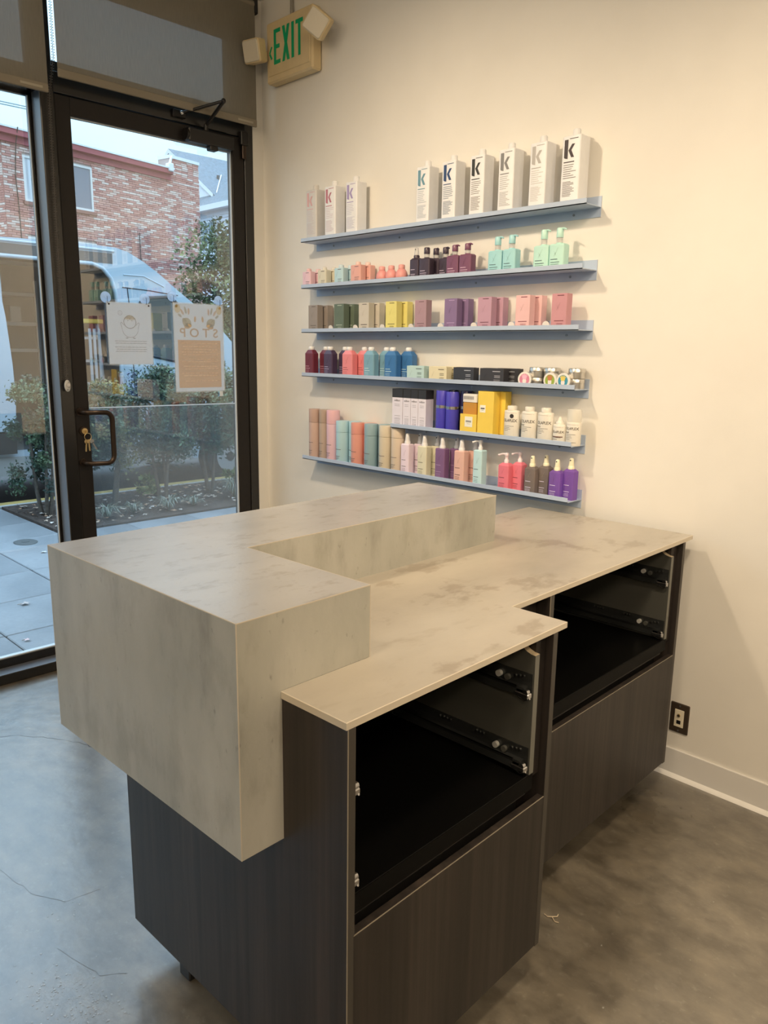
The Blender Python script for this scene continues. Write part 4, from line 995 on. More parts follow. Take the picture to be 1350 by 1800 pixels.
# fifth (short) shelf
def wbox(x, w, label):
    d, h = .050, .172; o = root('perfume_carton', x, w, -.092, 4, label, 'carton', 'white cartons with black tops on the fifth shelf')
    g = G(); g.bbox(0, w, 0, d, 0, h*.775, pm(srgb(226, 214, 214), .5), .0008); g.build('box', o)
    g = G(); g.bbox(-.0003, w+.0003, -.0003, d+.0003, h*.775, h, pm(srgb(30, 28, 30), .5), .0008); tag(g.build('top', o), 'black carton top')
    g = G(); k = mat('print_carton', srgb(86, 78, 80), .5); put_text(g, 'milbon', .013 if w > .05 else .0115, (w*.5, -.0006, h*.70), FX, FZ, k, .01)
    for z in (.60, .56, .30, .24, .21, .17, .13, .10): lines(g, w*.25, w*(.75 if z > .5 else .8), [h*z], -.0006, k, .0009)
    g.build('label_print', o)
wbox(1.069, .064, 'white carton with a black top, leftmost of four on the fifth shelf'); wbox(1.136, .046, 'white carton with a black top, second of four on the fifth shelf')
wbox(1.184, .043, 'white carton with a black top, third of four on the fifth shelf'); wbox(1.229, .045, 'white carton with a black top, rightmost of four beside the blue tubes')
def btube(x, y, r, h, col, label):
    o = empty('blue_tube', (x, y, ZF[4]), 0, label, 'tube', 'glossy blue tubes on the fifth shelf')
    c = pm(col, .25); g = G(); g.lathe([(r*.97, 0), (r, .002), (r, h*.58)], 0, 0, c, 24); g.build('base', o)
    g = G(); g.lathe([(r, h*.64), (r, h-.002), (r*.97, h)], 0, 0, c, 24); g.build('lid', o)
    g = G(); g.lathe([(r*1.015, h*.575), (r*1.015, h*.645)], 0, 0, M_chrome, 24); tag(g.build('band', o), 'silver band')
BLU = srgb(58, 48, 178)
btube(1.343, -.062, .0275, .175, BLU, 'glossy blue tube with a silver band, left one of the front pair')
btube(1.404, -.066, .0285, .172, BLU, 'glossy blue tube with a silver band, right one of the front pair')
btube(1.452, -.034, .0265, .177, srgb(26, 22, 70), 'dark blue tube with a silver band, at the back right of the blue group')
btube(1.372, -.024, .020, .177, srgb(24, 22, 60), 'dark blue tube with a silver band, at the back between the front pair')
YEL = srgb(244, 200, 20)
def ybox(x, w, yf, d, h, label, lab, name='yellow_carton'):
    o = root(name, x, w, yf, 4, label, 'carton', 'golden yellow cartons on the fifth shelf')
    g = G(); g.bbox(0, w, 0, d, 0, h, pm(YEL, .45), .0009); g.build('box', o)
    if lab:
        x0, z0, s = lab; g = G(); g.box(x0, x0+s, -.0008, .0005, z0, z0+s*1.05, pm(srgb(240, 232, 200), .5)); l = g.build('label_square', o)
        g = G(); k = mat('print_carton', srgb(86, 78, 80), .5); lines(g, x0+s*.15, x0+s*.85, [z0+s*.48, z0+s*.58], -.0011, k, .0026); lines(g, x0+s*.3, x0+s*.7, [z0+s*.3], -.0011, k, .001); g.build('label_print', l)
    g = G(); lines(g, w*.35, w*.9, [h*.06], -.0006, mat('print_yellow', srgb(150, 110, 20), .5), .0014); g.build('small_print', o)
ybox(1.468, .086, -.092, .048, .086, 'square golden yellow carton carrying the amber jar', (.026, .034, .040))
ybox(1.560, .080, -.093, .040, .183, 'tall golden yellow carton, front of its pair on the fifth shelf', (.012, .098, .028))
ybox(1.588, .078, -.051, .040, .183, 'tall golden yellow carton, behind its twin on the fifth shelf', None)
def yjar():
    o = empty('amber_jar', (1.512, -.066, ZF[4]+.0862), 0, 'amber jar with a white lid standing on the square yellow carton', 'jar')
    g = G(); rbox(g, -.037, .037, -.022, .022, 0, .048, .008, clear_plastic('amber_glass', srgb(236, 165, 30), .65, .1), .003); g.build('body', o)
    g = G(); rbox(g, -.030, .030, -.018, .018, .003, .026, .006, pm(srgb(225, 140, 16), .4)); g.build('contents', o)
    g = G(); rbox(g, -.038, .038, -.0225, .0225, .049, .082, .008, pm(srgb(228, 218, 200), .4), .003); g.build('lid', o)
    g = G(); k = mat('print_carton', srgb(86, 78, 80), .5)
    for q in range(9): flat(g, [(-.03+q*.006, .060), (-.03+q*.006+.003, .060), (-.03+q*.006+.003, .073), (-.03+q*.006, .073)], (0, -.0230, 0), FX, FZ, k)
    g.build('barcode', o)
yjar()
M_olaclear = clear_plastic('clear_overcap', (.93, .92, .88), .45, .12)
def ola(x, w, h, label, sq, cap, txtz, dot=False, bar=None, num=None):
    d = .040; o = root('treatment_bottle', x, w, -.084, 4, label, 'bottle', 'white treatment bottles on the fifth shelf'); c = pm(srgb(224, 212, 188), .35)
    cx, cy, r = w/2, d/2, w/2
    g = G(); g.lathe([(r*.95, 0), (r, .003), (r, h-.006), (r*.94, h-.002), (r*.6, h)], cx, cy, c, 28, 1, d/w); g.build('body', o)
    g = G()
    if cap == 'disc': g.lathe([(r*.55, h-.001), (r*.57, h+.014), (r*.5, h+.017)], cx, cy, c, 20, 1, 1.0)
    elif cap == 'drop': g.lathe([(r*.60, h-.001), (r*.60, h+.008), (r*.40, h+.012), (r*.22, h+.024), (r*.14, h+.027)], cx, cy, c, 18)
    else: g.lathe([(r*.96, h-.001), (r*.96, h+.040), (r*.90, h+.046)], cx, cy, M_olaclear, 24, 1, d/w); g.lathe([(r*.45, h), (r*.45, h+.030), (r*.30, h+.038)], cx, cy, c, 16)
    g.build('cap', o)
    # lettering wrapped on the front of the oval body
    g = G(); k = mat('print_ola', srgb(70, 60, 52), .5); yb = lambda xx: cy-math.sqrt(max(0, 1-((xx-cx)/r)**2))*d/2-.0006
    def wrap(poly, m_=k): g.add([(xx, yb(xx), zz) for xx, zz in poly], [tuple(range(len(poly)))], m_)
    v, f = text_geo('OLAPLEX', .0165*w/.07, .008); g.add([(cx+.002+xx*.86, yb(min(max(cx+.002+xx*.86, 0), w)), txtz+zz) for xx, zz in v], f, k)
    if num: v, f = text_geo(num, .0095, .008); g.add([(w*.22+xx, yb(w*.22+xx), txtz-.014+zz) for xx, zz in v], f, k)
    def ln(x0, x1, z, t=.0011, m_=k):
        n = 5
        for q in range(n): a = x0+(x1-x0)*q/n; b2 = x0+(x1-x0)*(q+1)/n; wrap([(a, z), (b2, z), (b2, z+t), (a, z+t)], m_)
    for q, (a, b2) in enumerate(((.15, .8), (.15, .55), (.15, .6), (.15, .45))): ln(w*a, w*b2, txtz-.022-q*.006)
    ln(w*.15, w*.85, .012)
    if bar: ln(w*.10, w*.90, txtz-.020, .004, mat('print_bar', srgb(110, 66, 48), .5))
    if dot: wrap(ell(w*.66, txtz+.018, .0085, .0085), mat('print_dot', srgb(50, 44, 44), .4))
    if cap == 'clear' or bar or h > .11: ln(w*.08, w*.92, h-.012, .0012, mat('print_seam', srgb(190, 176, 150), .5))
    g.build('label_print', o)
ola(1.677, .070, .1150, 'white treatment bottle with a black dot sticker, leftmost of the five', False, 'disc', .074, True)
ola(1.761, .068, .1160, 'white treatment bottle, second of the five on the fifth shelf', False, 'disc', .076, num='No4')
ola(1.836, .068, .1160, 'white treatment bottle, middle one of the five on the fifth shelf', False, 'disc', .076, num='No5')
ola(1.907, .054, .0760, 'short white treatment bottle with a brown stripe and pointed dropper cap', False, 'drop', .047, bar=True)
ola(1.964, .060, .0900, 'white treatment bottle with a clear overcap, rightmost on the fifth shelf', False, 'clear', .064, num='No6')

# lowest shelf: aerosol cans
def can(x, r, y, h, col, label, capcol=None, cut=.74, prt=srgb(110, 90, 80)):
    o = empty('aerosol_can', (x, y, ZF[5]), 0, label, 'can', 'tall aerosol cans on the lowest shelf'); c = pm(col, .35)
    g = G(); g.lathe([(r*.96, 0), (r, .003), (r, h*cut-.001)], 0, 0, c, 24); g.build('body', o)
    g = G(); g.lathe([(r*1.0, h*cut), (r*1.005, h*cut+.001), (r*1.005, h-.004), (r*.97, h)], 0, 0, pm(capcol or col, .4), 24); g.build('cap', o)
    g = G(); k = mat('print_%02d%02d%02d' % tuple(int(q*99) for q in prt), prt, .5)
    for z, a0, a1, t in ((.33, -.7, .55, .0022), (.17, -.7, .35, .0022), (.145, -.7, .2, .0011), (.125, -.7, .3, .0011), (.105, -.7, .1, .0011)):
        n = 6
        for q in range(n):
            b0 = -PI/2+a0+(a1-a0)*q/n; b1 = -PI/2+a0+(a1-a0)*(q+1)/n; R_ = r+.0005
            g.add([(R_*math.cos(b0), R_*math.sin(b0), h*z), (R_*math.cos(b1), R_*math.sin(b1), h*z), (R_*math.cos(b1), R_*math.sin(b1), h*z+t), (R_*math.cos(b0), R_*math.sin(b0), h*z+t)], [(0, 1, 2, 3)], k)
    g.build('label_print', o)
TP, PK, AQ, CO, SB, CR = srgb(206, 168, 146), srgb(230, 182, 184), srgb(168, 206, 206), srgb(232, 150, 124), srgb(140, 168, 168), srgb(216, 196, 160)
can(.492, .0300, -.066, .254, TP, 'tall tan aerosol can, leftmost on the lowest shelf', srgb(190, 152, 130))
can(.556, .0290, -.054, .254, srgb(190, 162, 136), 'tall tan aerosol can, second from the left on the lowest shelf', srgb(176, 148, 122))
can(.632, .0330, -.064, .256, PK, 'tall pale pink aerosol can, third from the left on the lowest shelf', srgb(232, 172, 172))
can(.706, .0330, -.066, .209, AQ, 'pale aqua aerosol can, front of its pair on the lowest shelf')
can(.768, .0315, -.040, .209, AQ, 'pale aqua aerosol can, behind its twin on the lowest shelf')
can(.815, .0330, -.066, .208, CO, 'coral aerosol can, front of its pair on the lowest shelf', srgb(226, 142, 118))
can(.872, .0315, -.038, .208, CO, 'coral aerosol can, behind its twin on the lowest shelf')
can(.908, .0330, -.066, .209, SB, 'grey-blue aerosol can, front of its pair on the lowest shelf')
can(.968, .0300, -.036, .209, srgb(150, 180, 178), 'grey-blue aerosol can, behind its twin on the lowest shelf')
can(1.008, .0330, -.066, .208, CR, 'cream aerosol can, left one of its pair on the lowest shelf', cut=.76)
can(1.084, .0320, -.064, .210, srgb(222, 196, 162), 'cream aerosol can, right one of its pair beside the spray bottles', cut=.76)
WS = srgb(226, 218, 206)
SPG = 'square spray bottles on the lowest shelf'
LPI, CRS, PUR, PEA, AQS = srgb(234, 206, 208), srgb(220, 208, 168), srgb(126, 80, 122), srgb(228, 172, 148), srgb(186, 218, 212)
DK = srgb(96, 76, 76)
for (x, w, col, nm, prt, x2) in ((1.128, .050, LPI, 'pale pink', DK, 1.166), (1.230, .054, CRS, 'pale cream', srgb(100, 90, 66), 1.268), (1.335, .054, PUR, 'purple', srgb(178, 140, 172), 1.380), (1.442, .054, PEA, 'peach', srgb(110, 64, 52), 1.482)):
    sprayb(x, w, -.092, .036, .139, col, WS, 'square %s spray bottle, front of its pair on the lowest shelf' % nm, prt, size=1.05, hole=False)
    sprayb(x2, w, -.048, .036, .139, col, srgb(214, 210, 204), 'square %s spray bottle, behind its twin on the lowest shelf' % nm, prt, size=1.05, hole=True)
sprayb(1.545, .046, -.092, .036, .152, AQS, WS, 'square pale aqua bottle with a side nozzle on the lowest shelf', srgb(70, 92, 92), arm=True)
COR = srgb(232, 104, 118)
sprayb(1.672, .052, -.088, .040, .112, COR, srgb(232, 208, 202), 'coral pink bottle with a side nozzle, left one of its pair', srgb(130, 40, 52), group='coral nozzle bottles on the lowest shelf', arm=True, top=.010)
sprayb(1.722, .046, -.062, .040, .118, COR, srgb(232, 208, 202), 'coral pink bottle with a side nozzle, right one of its pair', srgb(130, 40, 52), group='coral nozzle bottles on the lowest shelf', arm=True, top=.010)
M_smoke = clear_plastic('smoke_bottle', srgb(170, 152, 138), .42, .15); M_violet = clear_plastic('violet_bottle', srgb(170, 110, 205), .42, .15)
for (x, w, yf, m_, col, nm, which, h) in ((1.797, .050, -.084, M_smoke, srgb(130, 112, 98), 'smoky grey', 'left', .112), (1.846, .046, -.060, M_smoke, srgb(130, 112, 98), 'smoky grey', 'right', .118),
        (1.910, .050, -.084, M_violet, srgb(120, 66, 150), 'clear violet', 'left', .110), (1.957, .047, -.060, M_violet, srgb(120, 66, 150), 'clear violet', 'right', .118)):
    sprayb(x, w, yf, .036, h, col, srgb(236, 222, 176), '%s spray bottle with a cream sprayer, %s one of its pair' % (nm, which), srgb(214, 200, 214), group='see-through spray bottles on the lowest shelf', size=.95, material=m_, top=.009)

# ================================================================== EXIT SIGN, CONDUIT, OUTLET, SCRAP
def exit_sign():
    o = empty('exit_sign', (.30, 0, 2.810), 0, 'aged ivory EXIT sign with green letters and two emergency lamp heads, high on the wall', 'exit sign')
    g = G(); g.bbox(-.178, .178, -.060, -.001, 0.0, .275, M_ivory, .008); g.build('housing', o)
    g = G(); g.bbox(-.160, .160, -.0630, -.058, .030, .268, M_ivory, .0025); g.build('face_plate', o)
    g = G(); put_text(g, 'E', .215, (-.075, -.0638, .155), FX, FZ, M_exitgreen, .012, .66)
    g.v = []; g.f = []; g.mi = []; g.sm = []; g.col = []
    y = -.0640; z0, z1 = .076, .232; T = .018
    R = lambda x0, x1, a, b2: flat(g, [(x0, a), (x1, a), (x1, b2), (x0, b2)], (0, y, 0), FX, FZ, M_exitgreen)
    x = -.112; R(x, x+T, z0, z1); R(x+T, x+.052, z0, z0+T); R(x+T, x+.052, z1-T, z1); R(x+T, x+.046, (z0+z1)/2-T/2, (z0+z1)/2+T/2)
    x = -.046
    flat(g, [(x, z0), (x+.020, z0), (x+.058, z1), (x+.038, z1)], (0, y, 0), FX, FZ, M_exitgreen); flat(g, [(x+.038, z0), (x+.058, z0), (x+.020, z1), (x, z1)], (0, y-.0002, 0), FX, FZ, M_exitgreen)
    R(.026, .026+T+.002, z0, z1); x = .058; R(x+.019, x+.019+T, z0, z1-T); R(x, x+.056, z1-T, z1)
    for p in line_poly([(-.128, .190), (-.146, .162), (-.128, .134)], .011): flat(g, [(a, b2-.03) for a, b2 in p], (0, y, 0), FX, FZ, M_exitgreen)
    tag(g.build('lettering', o), 'green EXIT letters and left arrow')
    def lamp(c, aim, roll, nm):
        g = G(); s = .052
        rbox(g, -s, s, -s, s, -.030, .022, .012, M_ivory, .004); M_ = Matrix.Translation(c) @ Vector(aim).to_track_quat('Z', 'Y').to_matrix().to_4x4() @ Matrix.Rotation(roll, 4, 'Z')
        g.xf(M_); h = tag(g.build('lamp_head', o), nm)
        g = G(); rbox(g, -s*.90, s*.90, -s*.90, s*.90, .021, .0285, .010, M_lens, .003); g.xf(M_); g.build('lens', h)
    lamp((-.185, -.130, .137), (.25, -1, -.22), .0, 'square lamp head left of the sign'); lamp((.292, -.125, .142), (.62, -1, -.32), PI/4+.1, 'square lamp head turned on its corner')
    g = G(); g.tube([(-.176, -.04, .14), (-.195, -.075, .150), (-.187, -.11, .155)], .013, M_ivory, 10); g.tube([(.170, -.045, .16), (.235, -.07, .150), (.285, -.105, .142)], .015, M_ivory, 10); g.build('swivel_arm', o)
exit_sign()
g = G(); g.tube([(.266, -.012, 3.086), (.266, -.012, H-.001)], .0085, mat('grey_conduit', (.30, .28, .24), .45), 10)
tag(g.build('conduit'), 'thin grey conduit running up the wall from the exit sign', 'conduit')
def outlet():
    o = empty('wall_jack', (2.469, 0, .231), 0, 'dark wall plate with an ivory phone and data jack, above the baseboard', 'wall plate')
    g = G(); g.bbox(-.035, .035, -.006, 0, -.057, .057, M_brown, .003); g.build('plate', o)
    g = G(); g.bbox(-.017, .017, -.0085, -.004, -.033, .033, M_ivoryplate, .001); g.build('insert', o)
    g = G(); g.disc((0, -.010, .013), (0, 1, 0), .0055, .006, M_brass, 12); g.disc((0, -.0135, .013), (0, 1, 0), .0025, .004, M_metalblack, 8); g.build('coax_jack', o)
    bx('data_jack', -.0075, .0075, -.0092, -.0080, -.021, -.007, M_metalblack, o)
    for z in (-.047, .047): g = G(); g.disc((0, -.0065, z), (0, 1, 0), .0035, .002, M_screw, 10); g.build('screw', o)
outlet()
g = G(); sc = mat('dry_fibre', (.60, .50, .36), .8)
g.tube([(0, 0, .003), (.012, .006, .006), (.020, .018, .004), (.016, .030, .002)], .0016, sc, 5); g.tube([(.012, .006, .005), (.026, -.002, .003), (.034, .004, .002)], .0014, sc, 5); g.tube([(.0, 0, .003), (-.012, .004, .002)], .0014, sc, 5)
tag(g.build('plant_scrap', None, (2.555, -.96, 0)), 'tiny curled dry scrap lying on the concrete beside the near cabinet', 'scrap')

# ================================================================== OUTDOORS
ZS = -.05
M_side = ramp_mat('sidewalk_concrete', [(1.3, (1, 1, 1), 7, [(.3, (.19, .205, .22)), (.7, (.28, .295, .31))], 'MIX', 1), (40, (1, 1, 1), 5, [(.3, (.82, .82, .82)), (.7, (1.08, 1.08, 1.08))], 'MULTIPLY', .6)], rough=.5, spec=.5, bump=(60, .2), rough_var=(.32, .6))
M_joint = mat('joint_dirt', (.10, .10, .095), .9)
M_asph = ramp_mat('asphalt', [(2, (1, 1, 1), 6, [(.3, (.055, .057, .06)), (.7, (.085, .088, .09))], 'MIX', 1)], rough=.7, bump=(120, .3))
M_curb = mat('curb_concrete', (.36, .37, .36), .7, var=.15, vscale=8)
M_yellow = mat('curb_yellow', (.40, .29, .09), .65, var=.2, vscale=14)
M_soil = ramp_mat('mulch_soil', [(14, (1, 1, 1), 8, [(.3, (.030, .022, .018)), (.7, (.085, .060, .048))], 'MIX', 1)], rough=.95, bump=(40, .8))
sw = structure(bx('sidewalk', -4.36, -.14, -7.0, 8.0, ZS-.12, ZS-.022, M_joint))
XJ = [-.14, -.77, -1.37, -1.985, -2.6, -2.95]; XJ2 = [-2.95, -3.55, -4.36]
_slab = {}
def slab(x0, x1, y0, y1):
    k = (round(x1-x0, 3), round(y1-y0, 3))
    if k not in _slab:
        g = G(); w, d = k; g.bbox(-w/2+.004, w/2-.004, -d/2+.004, d/2-.004, -.024, 0, M_side, .005); o = g.build('slab', sw); _slab[k] = o
    else: o = _slab[k].copy(); COL.objects.link(o)
    o.location = ((x0+x1)/2, (y0+y1)/2, ZS+random.uniform(-.001, .001))
yj = [-1.23-.6*6, ]
ys = [round(-.63+.6*k, 3) for k in range(-8, 14)]
for a, b2 in zip(ys[:-1], ys[1:]):
    for x1, x0 in zip(XJ[:-1], XJ[1:]): slab(x0, x1, a, b2)
    if b2 <= -.03+.001:
        for x1, x0 in zip(XJ2[:-1], XJ2[1:]): slab(x0, x1, a, b2)
street = structure(bx('street', -60, -4.52, -40, 60, -.4, -.20, M_asph))
cb = empty('trim_2', kind='structure')
yy = -7.0
while yy < 8: bx('curb_stone', -4.52, -4.36, yy+.003, yy+1.497, -.30, ZS+.02, M_curb, cb, .01); yy += 1.5
bx('yellow_paint', -4.522, -4.40, -.55, 6.0, -.10, ZS+.0225, M_yellow, cb, .003)
structure(bx('soil_bed', -4.36, -2.955, -.02, 7.9, ZS-.02, ZS+.015, M_soil))
# mulch chips and fallen leaves in the bed (beyond counting)
MA = attr_mat('mulch_piece', .9); LA = attr_mat('leaf_piece', .6, spec=.4)
g = G(); rng = random.Random(11)
for _ in range(2600):
    x = rng.uniform(-4.33, -2.98); y = rng.uniform(0.0, 4.2); L = rng.uniform(.012, .035); w = rng.uniform(.006, .014); a = rng.random()*PI; tz = rng.uniform(-.4, .4)
    c = rng.choice([(.05, .035, .028), (.085, .058, .045), (.11, .08, .065), (.035, .026, .022)]); z = ZS+.018+rng.uniform(0, .012)
    dx, dy = math.cos(a)*L/2, math.sin(a)*L/2; nx, ny = -math.sin(a)*w/2, math.cos(a)*w/2; dz = tz*L/2; t = .004
    g.add([(x-dx-nx, y-dy-ny, z-dz), (x+dx-nx, y+dy-ny, z+dz), (x+dx+nx, y+dy+ny, z+dz), (x-dx+nx, y-dy+ny, z-dz), (x, y, z+t)], [(0, 1, 4), (1, 2, 4), (2, 3, 4), (3, 0, 4)], MA, col=c)
for _ in range(330):
    x = rng.uniform(-4.2, -2.98); y = rng.uniform(0.0, 4.0); r = rng.uniform(.014, .034); a = rng.random()*6; z = ZS+.036
    c = rng.choice([(.48, .36, .27), (.55, .47, .40), (.40, .24, .15), (.60, .55, .50)])
    P5 = [(x+r*(1.1 if q % 2 == 0 else .55)*math.cos(a+q*PI/4), y+r*(1.1 if q % 2 == 0 else .55)*math.sin(a+q*PI/4), z+rng.uniform(-.006, .010)) for q in range(8)]
    g.add(P5+[(x, y, z+.004)], [(q, (q+1) % 8, 8) for q in range(8)], MA, col=c)
tag(g.build('mulch', colattr=True), 'dark mulch chips and pale fallen leaves covering the planting bed', 'mulch', kind='stuff')
def leafthing(x, y, r, c, label):
    g = G(); a = random.random()*6; n = 10
    pts = [(r*(1.0 if q % 2 == 0 else .45)*math.cos(a+q*2*PI/n), r*(1.0 if q % 2 == 0 else .45)*math.sin(a+q*2*PI/n), .004+random.uniform(0, .008)) for q in range(n)]
    g.add(pts+[(0, 0, .008)], [(q, (q+1) % n, n) for q in range(n)], mat('fallen_leaf_%d' % int(c[0]*100), c, .7)); g.tube([(0, 0, .006), (r*1.2*math.cos(a+.3), r*1.2*math.sin(a+.3), .004)], .0015, mat('leaf_stem', (.3, .2, .12), .8), 4)
    tag(g.build('fallen_leaf', None, (x, y, ZS+.002)), label, 'leaf', 'fallen leaves on the sidewalk')
leafthing(-1.245, -.95, .036, (.46, .38, .35), 'pale pinkish fallen leaf on the sidewalk slab left of the door')
leafthing(-2.40, -.38, .024, (.55, .53, .50), 'small whitish fallen leaf on the sidewalk near the planting bed, right of another')
leafthing(-2.95, -.60, .024, (.55, .53, .50), 'small whitish fallen leaf on the sidewalk farther left')
leafthing(-.62, -1.17, .022, (.72, .50, .48), 'faded pink fallen leaf on the wet sidewalk by the window sill')
g = G(); g.lathe([(.11, 0), (.11, .004), (.10, .007)], 0, 0, mat('iron_cover', (.09, .095, .095), .6), 20, 1, .8); g.disc((0, 0, .008), (0, 0, 1), .03, .003, mat('iron_cover', (.09, .095, .095), .6), 12)
tag(g.build('utility_cover', None, (-2.83, -.36, ZS)), 'small dark oval utility cover set in the sidewalk', 'cover')

def shrub(name, x, y, z0, z1, rad, n, cols, label, cat, group=None, trunk=3, lsz=(.030, .012), shape='ball', seed=1, base=None, tc=(.10, .085, .07)):
    o = empty(name, (x, y, base if base is not None else ZS), 0, label, cat, group); rng = random.Random(seed); g = G(); b0 = base if base is not None else ZS
    cl = []
    for _ in range(max(8, n//110)):
        h = rng.random(); rr = rad*(.95 if shape == 'col' else math.sin(PI*(.18+.72*h))**.7)*math.sqrt(rng.random()); a = rng.random()*2*PI
        cl.append((rr*math.cos(a), rr*math.sin(a), z0-b0+(z1-z0)*h, rng.uniform(.5, 1.0), rng.choice(cols)))
    for _ in range(n):
        cx, cy, cz, s, c = rng.choice(cl); R_ = rad*.36*s
        px, py, pz = cx+rng.gauss(0, R_*.5), cy+rng.gauss(0, R_*.5), cz+rng.gauss(0, R_*.5)
        if pz+b0 > z1+.06 or pz < .01: continue
        d = Vector((rng.gauss(0, 1), rng.gauss(0, 1), rng.gauss(.5, .7))).normalized(); sd = d.orthogonal().normalized(); sd.rotate(Matrix.Rotation(rng.random()*6, 3, d))
        L = lsz[0]*rng.uniform(.7, 1.3); w = lsz[1]*rng.uniform(.7, 1.2); p = Vector((px, py, pz)); k = rng.uniform(.7, 1.25); f = d.cross(sd)*w*.35
        g.add([p, p+d*L*.5+sd*w+f, p+d*L, p+d*L*.5-sd*w+f], [(0, 1, 2), (0, 2, 3)], LA, col=tuple(q*k for q in c))
    tag(g.build('foliage', o, colattr=True), kind='stuff')
    for k in range(trunk):
        g = G(); a = rng.random()*6; r0 = rad*.16; pts = [(r0*math.cos(a), r0*math.sin(a), 0), (r0*1.8*math.cos(a+.3), r0*1.8*math.sin(a+.3), (z0-b0)*.7+.05), (r0*2.8*math.cos(a+.5), r0*2.8*math.sin(a+.5), (z1-b0)*.7)]
        t = .013 if name == 'hedge_shrub' else .05*rad
        g.tube(pts, [t*1.6, t*1.2, t*.6], mat('bark_%d' % int(tc[0]*1000), tc, .9, var=.3, vscale=40), 7); g.build('trunk', o)
HG = [(.035, .075, .050), (.05, .10, .06), (.075, .13, .07), (.10, .155, .085), (.025, .05, .04)]
HGY = HG+[(.16, .17, .07), (.14, .16, .08)]
HD = 'hedge shrubs along the planting bed'
shrub('hedge_shrub', -3.72, .17, .22, 1.20, .27, 5200, HG, 'narrow dark green shrub seen through the fixed window left of the door', 'shrub', HD, 4, (.034, .013), 'col', 2)
shrub('hedge_shrub', -3.75, .80, .40, 1.16, .35, 8500, HGY, 'yellow-green shrub seen beside the door handle, leftmost behind the door glass', 'shrub', HD, 3, (.042, .012), 'ball', 3)
shrub('hedge_shrub', -3.72, 1.40, .44, 1.28, .37, 9500, HG, 'dark green shrub behind the lower edge of the penguin sheet', 'shrub', HD, 3, (.048, .011), 'ball', 4)
shrub('hedge_shrub', -3.75, 2.00, .44, 1.32, .37, 9500, HG, 'dark green shrub seen behind the STOP sheet', 'shrub', HD, 3, (.048, .011), 'ball', 5)
shrub('hedge_shrub', -3.78, 2.75, .44, 1.34, .37, 9500, HG, 'dark green shrub at the right edge of the door glass', 'shrub', HD, 3, (.048, .011), 'ball', 6)
shrub('hedge_shrub', -3.78, 3.6, .46, 1.30, .42, 3000, HG, 'dark green shrub farthest along the bed, hidden by the door jamb', 'shrub', HD, 3, (.048, .011), 'ball', 7)
SP = [(.20, .28, .10), (.30, .38, .16), (.13, .20, .08)]
shrub('small_plant', -4.10, 1.42, ZS+.04, .12, .13, 260, SP, 'small yellow-green plant in the bed, left one in front of the yellow curb', 'plant', 'small bright plants by the curb', 1, (.055, .018), 'ball', 21)
shrub('small_plant', -3.90, 2.42, ZS+.04, .15, .16, 340, SP, 'small yellow-green plant in the bed, right one in front of the yellow curb', 'plant', 'small bright plants by the curb', 1, (.06, .018), 'ball', 22)
def tuft(x, y, r, h, n, label, seed):
    o = empty('grass_tuft', (x, y, ZS+.01), 0, label, 'grass', 'grass tufts in the planting bed'); rng = random.Random(seed); g = G()
    for _ in range(n):
        a = rng.random()*2*PI; L = r*rng.uniform(.5, 1.1); hh = h*rng.uniform(.6, 1.1); w = .004; c = rng.choice([(.10, .13, .09), (.16, .19, .14), (.28, .30, .26)])
        d = Vector((math.cos(a), math.sin(a), 0)); s = Vector((-d.y, d.x, 0))*w; p = [Vector((0, 0, 0)), d*L*.45+Vector((0, 0, hh*.9)), d*L*.8+Vector((0, 0, hh)), d*L*1.2+Vector((0, 0, hh*.6))]
        g.add([p[0]-s, p[0]+s, p[1]-s, p[1]+s, p[2]-s*.8, p[2]+s*.8, p[3]], [(0, 1, 3, 2), (2, 3, 5, 4), (4, 5, 6)], LA, col=c)
    tag(g.build('blades', o, colattr=True), kind='stuff')
for x, y, r, h, n, lb, sd in ((-3.18, .50, .16, .13, 70, 'grass tuft nearest the door handle side of the bed', 31), (-3.22, .78, .13, .11, 50, 'grass tuft second from the left in the bed', 32), (-3.15, 1.12, .16, .14, 80, 'grass tuft in the middle of the bed front', 33),
        (-3.2, 1.42, .13, .10, 50, 'grass tuft right of the middle of the bed front', 34), (-3.25, 1.95, .20, .20, 110, 'large grass tuft at the right edge of the door glass', 35)): tuft(x, y, r, h, n, lb, sd)

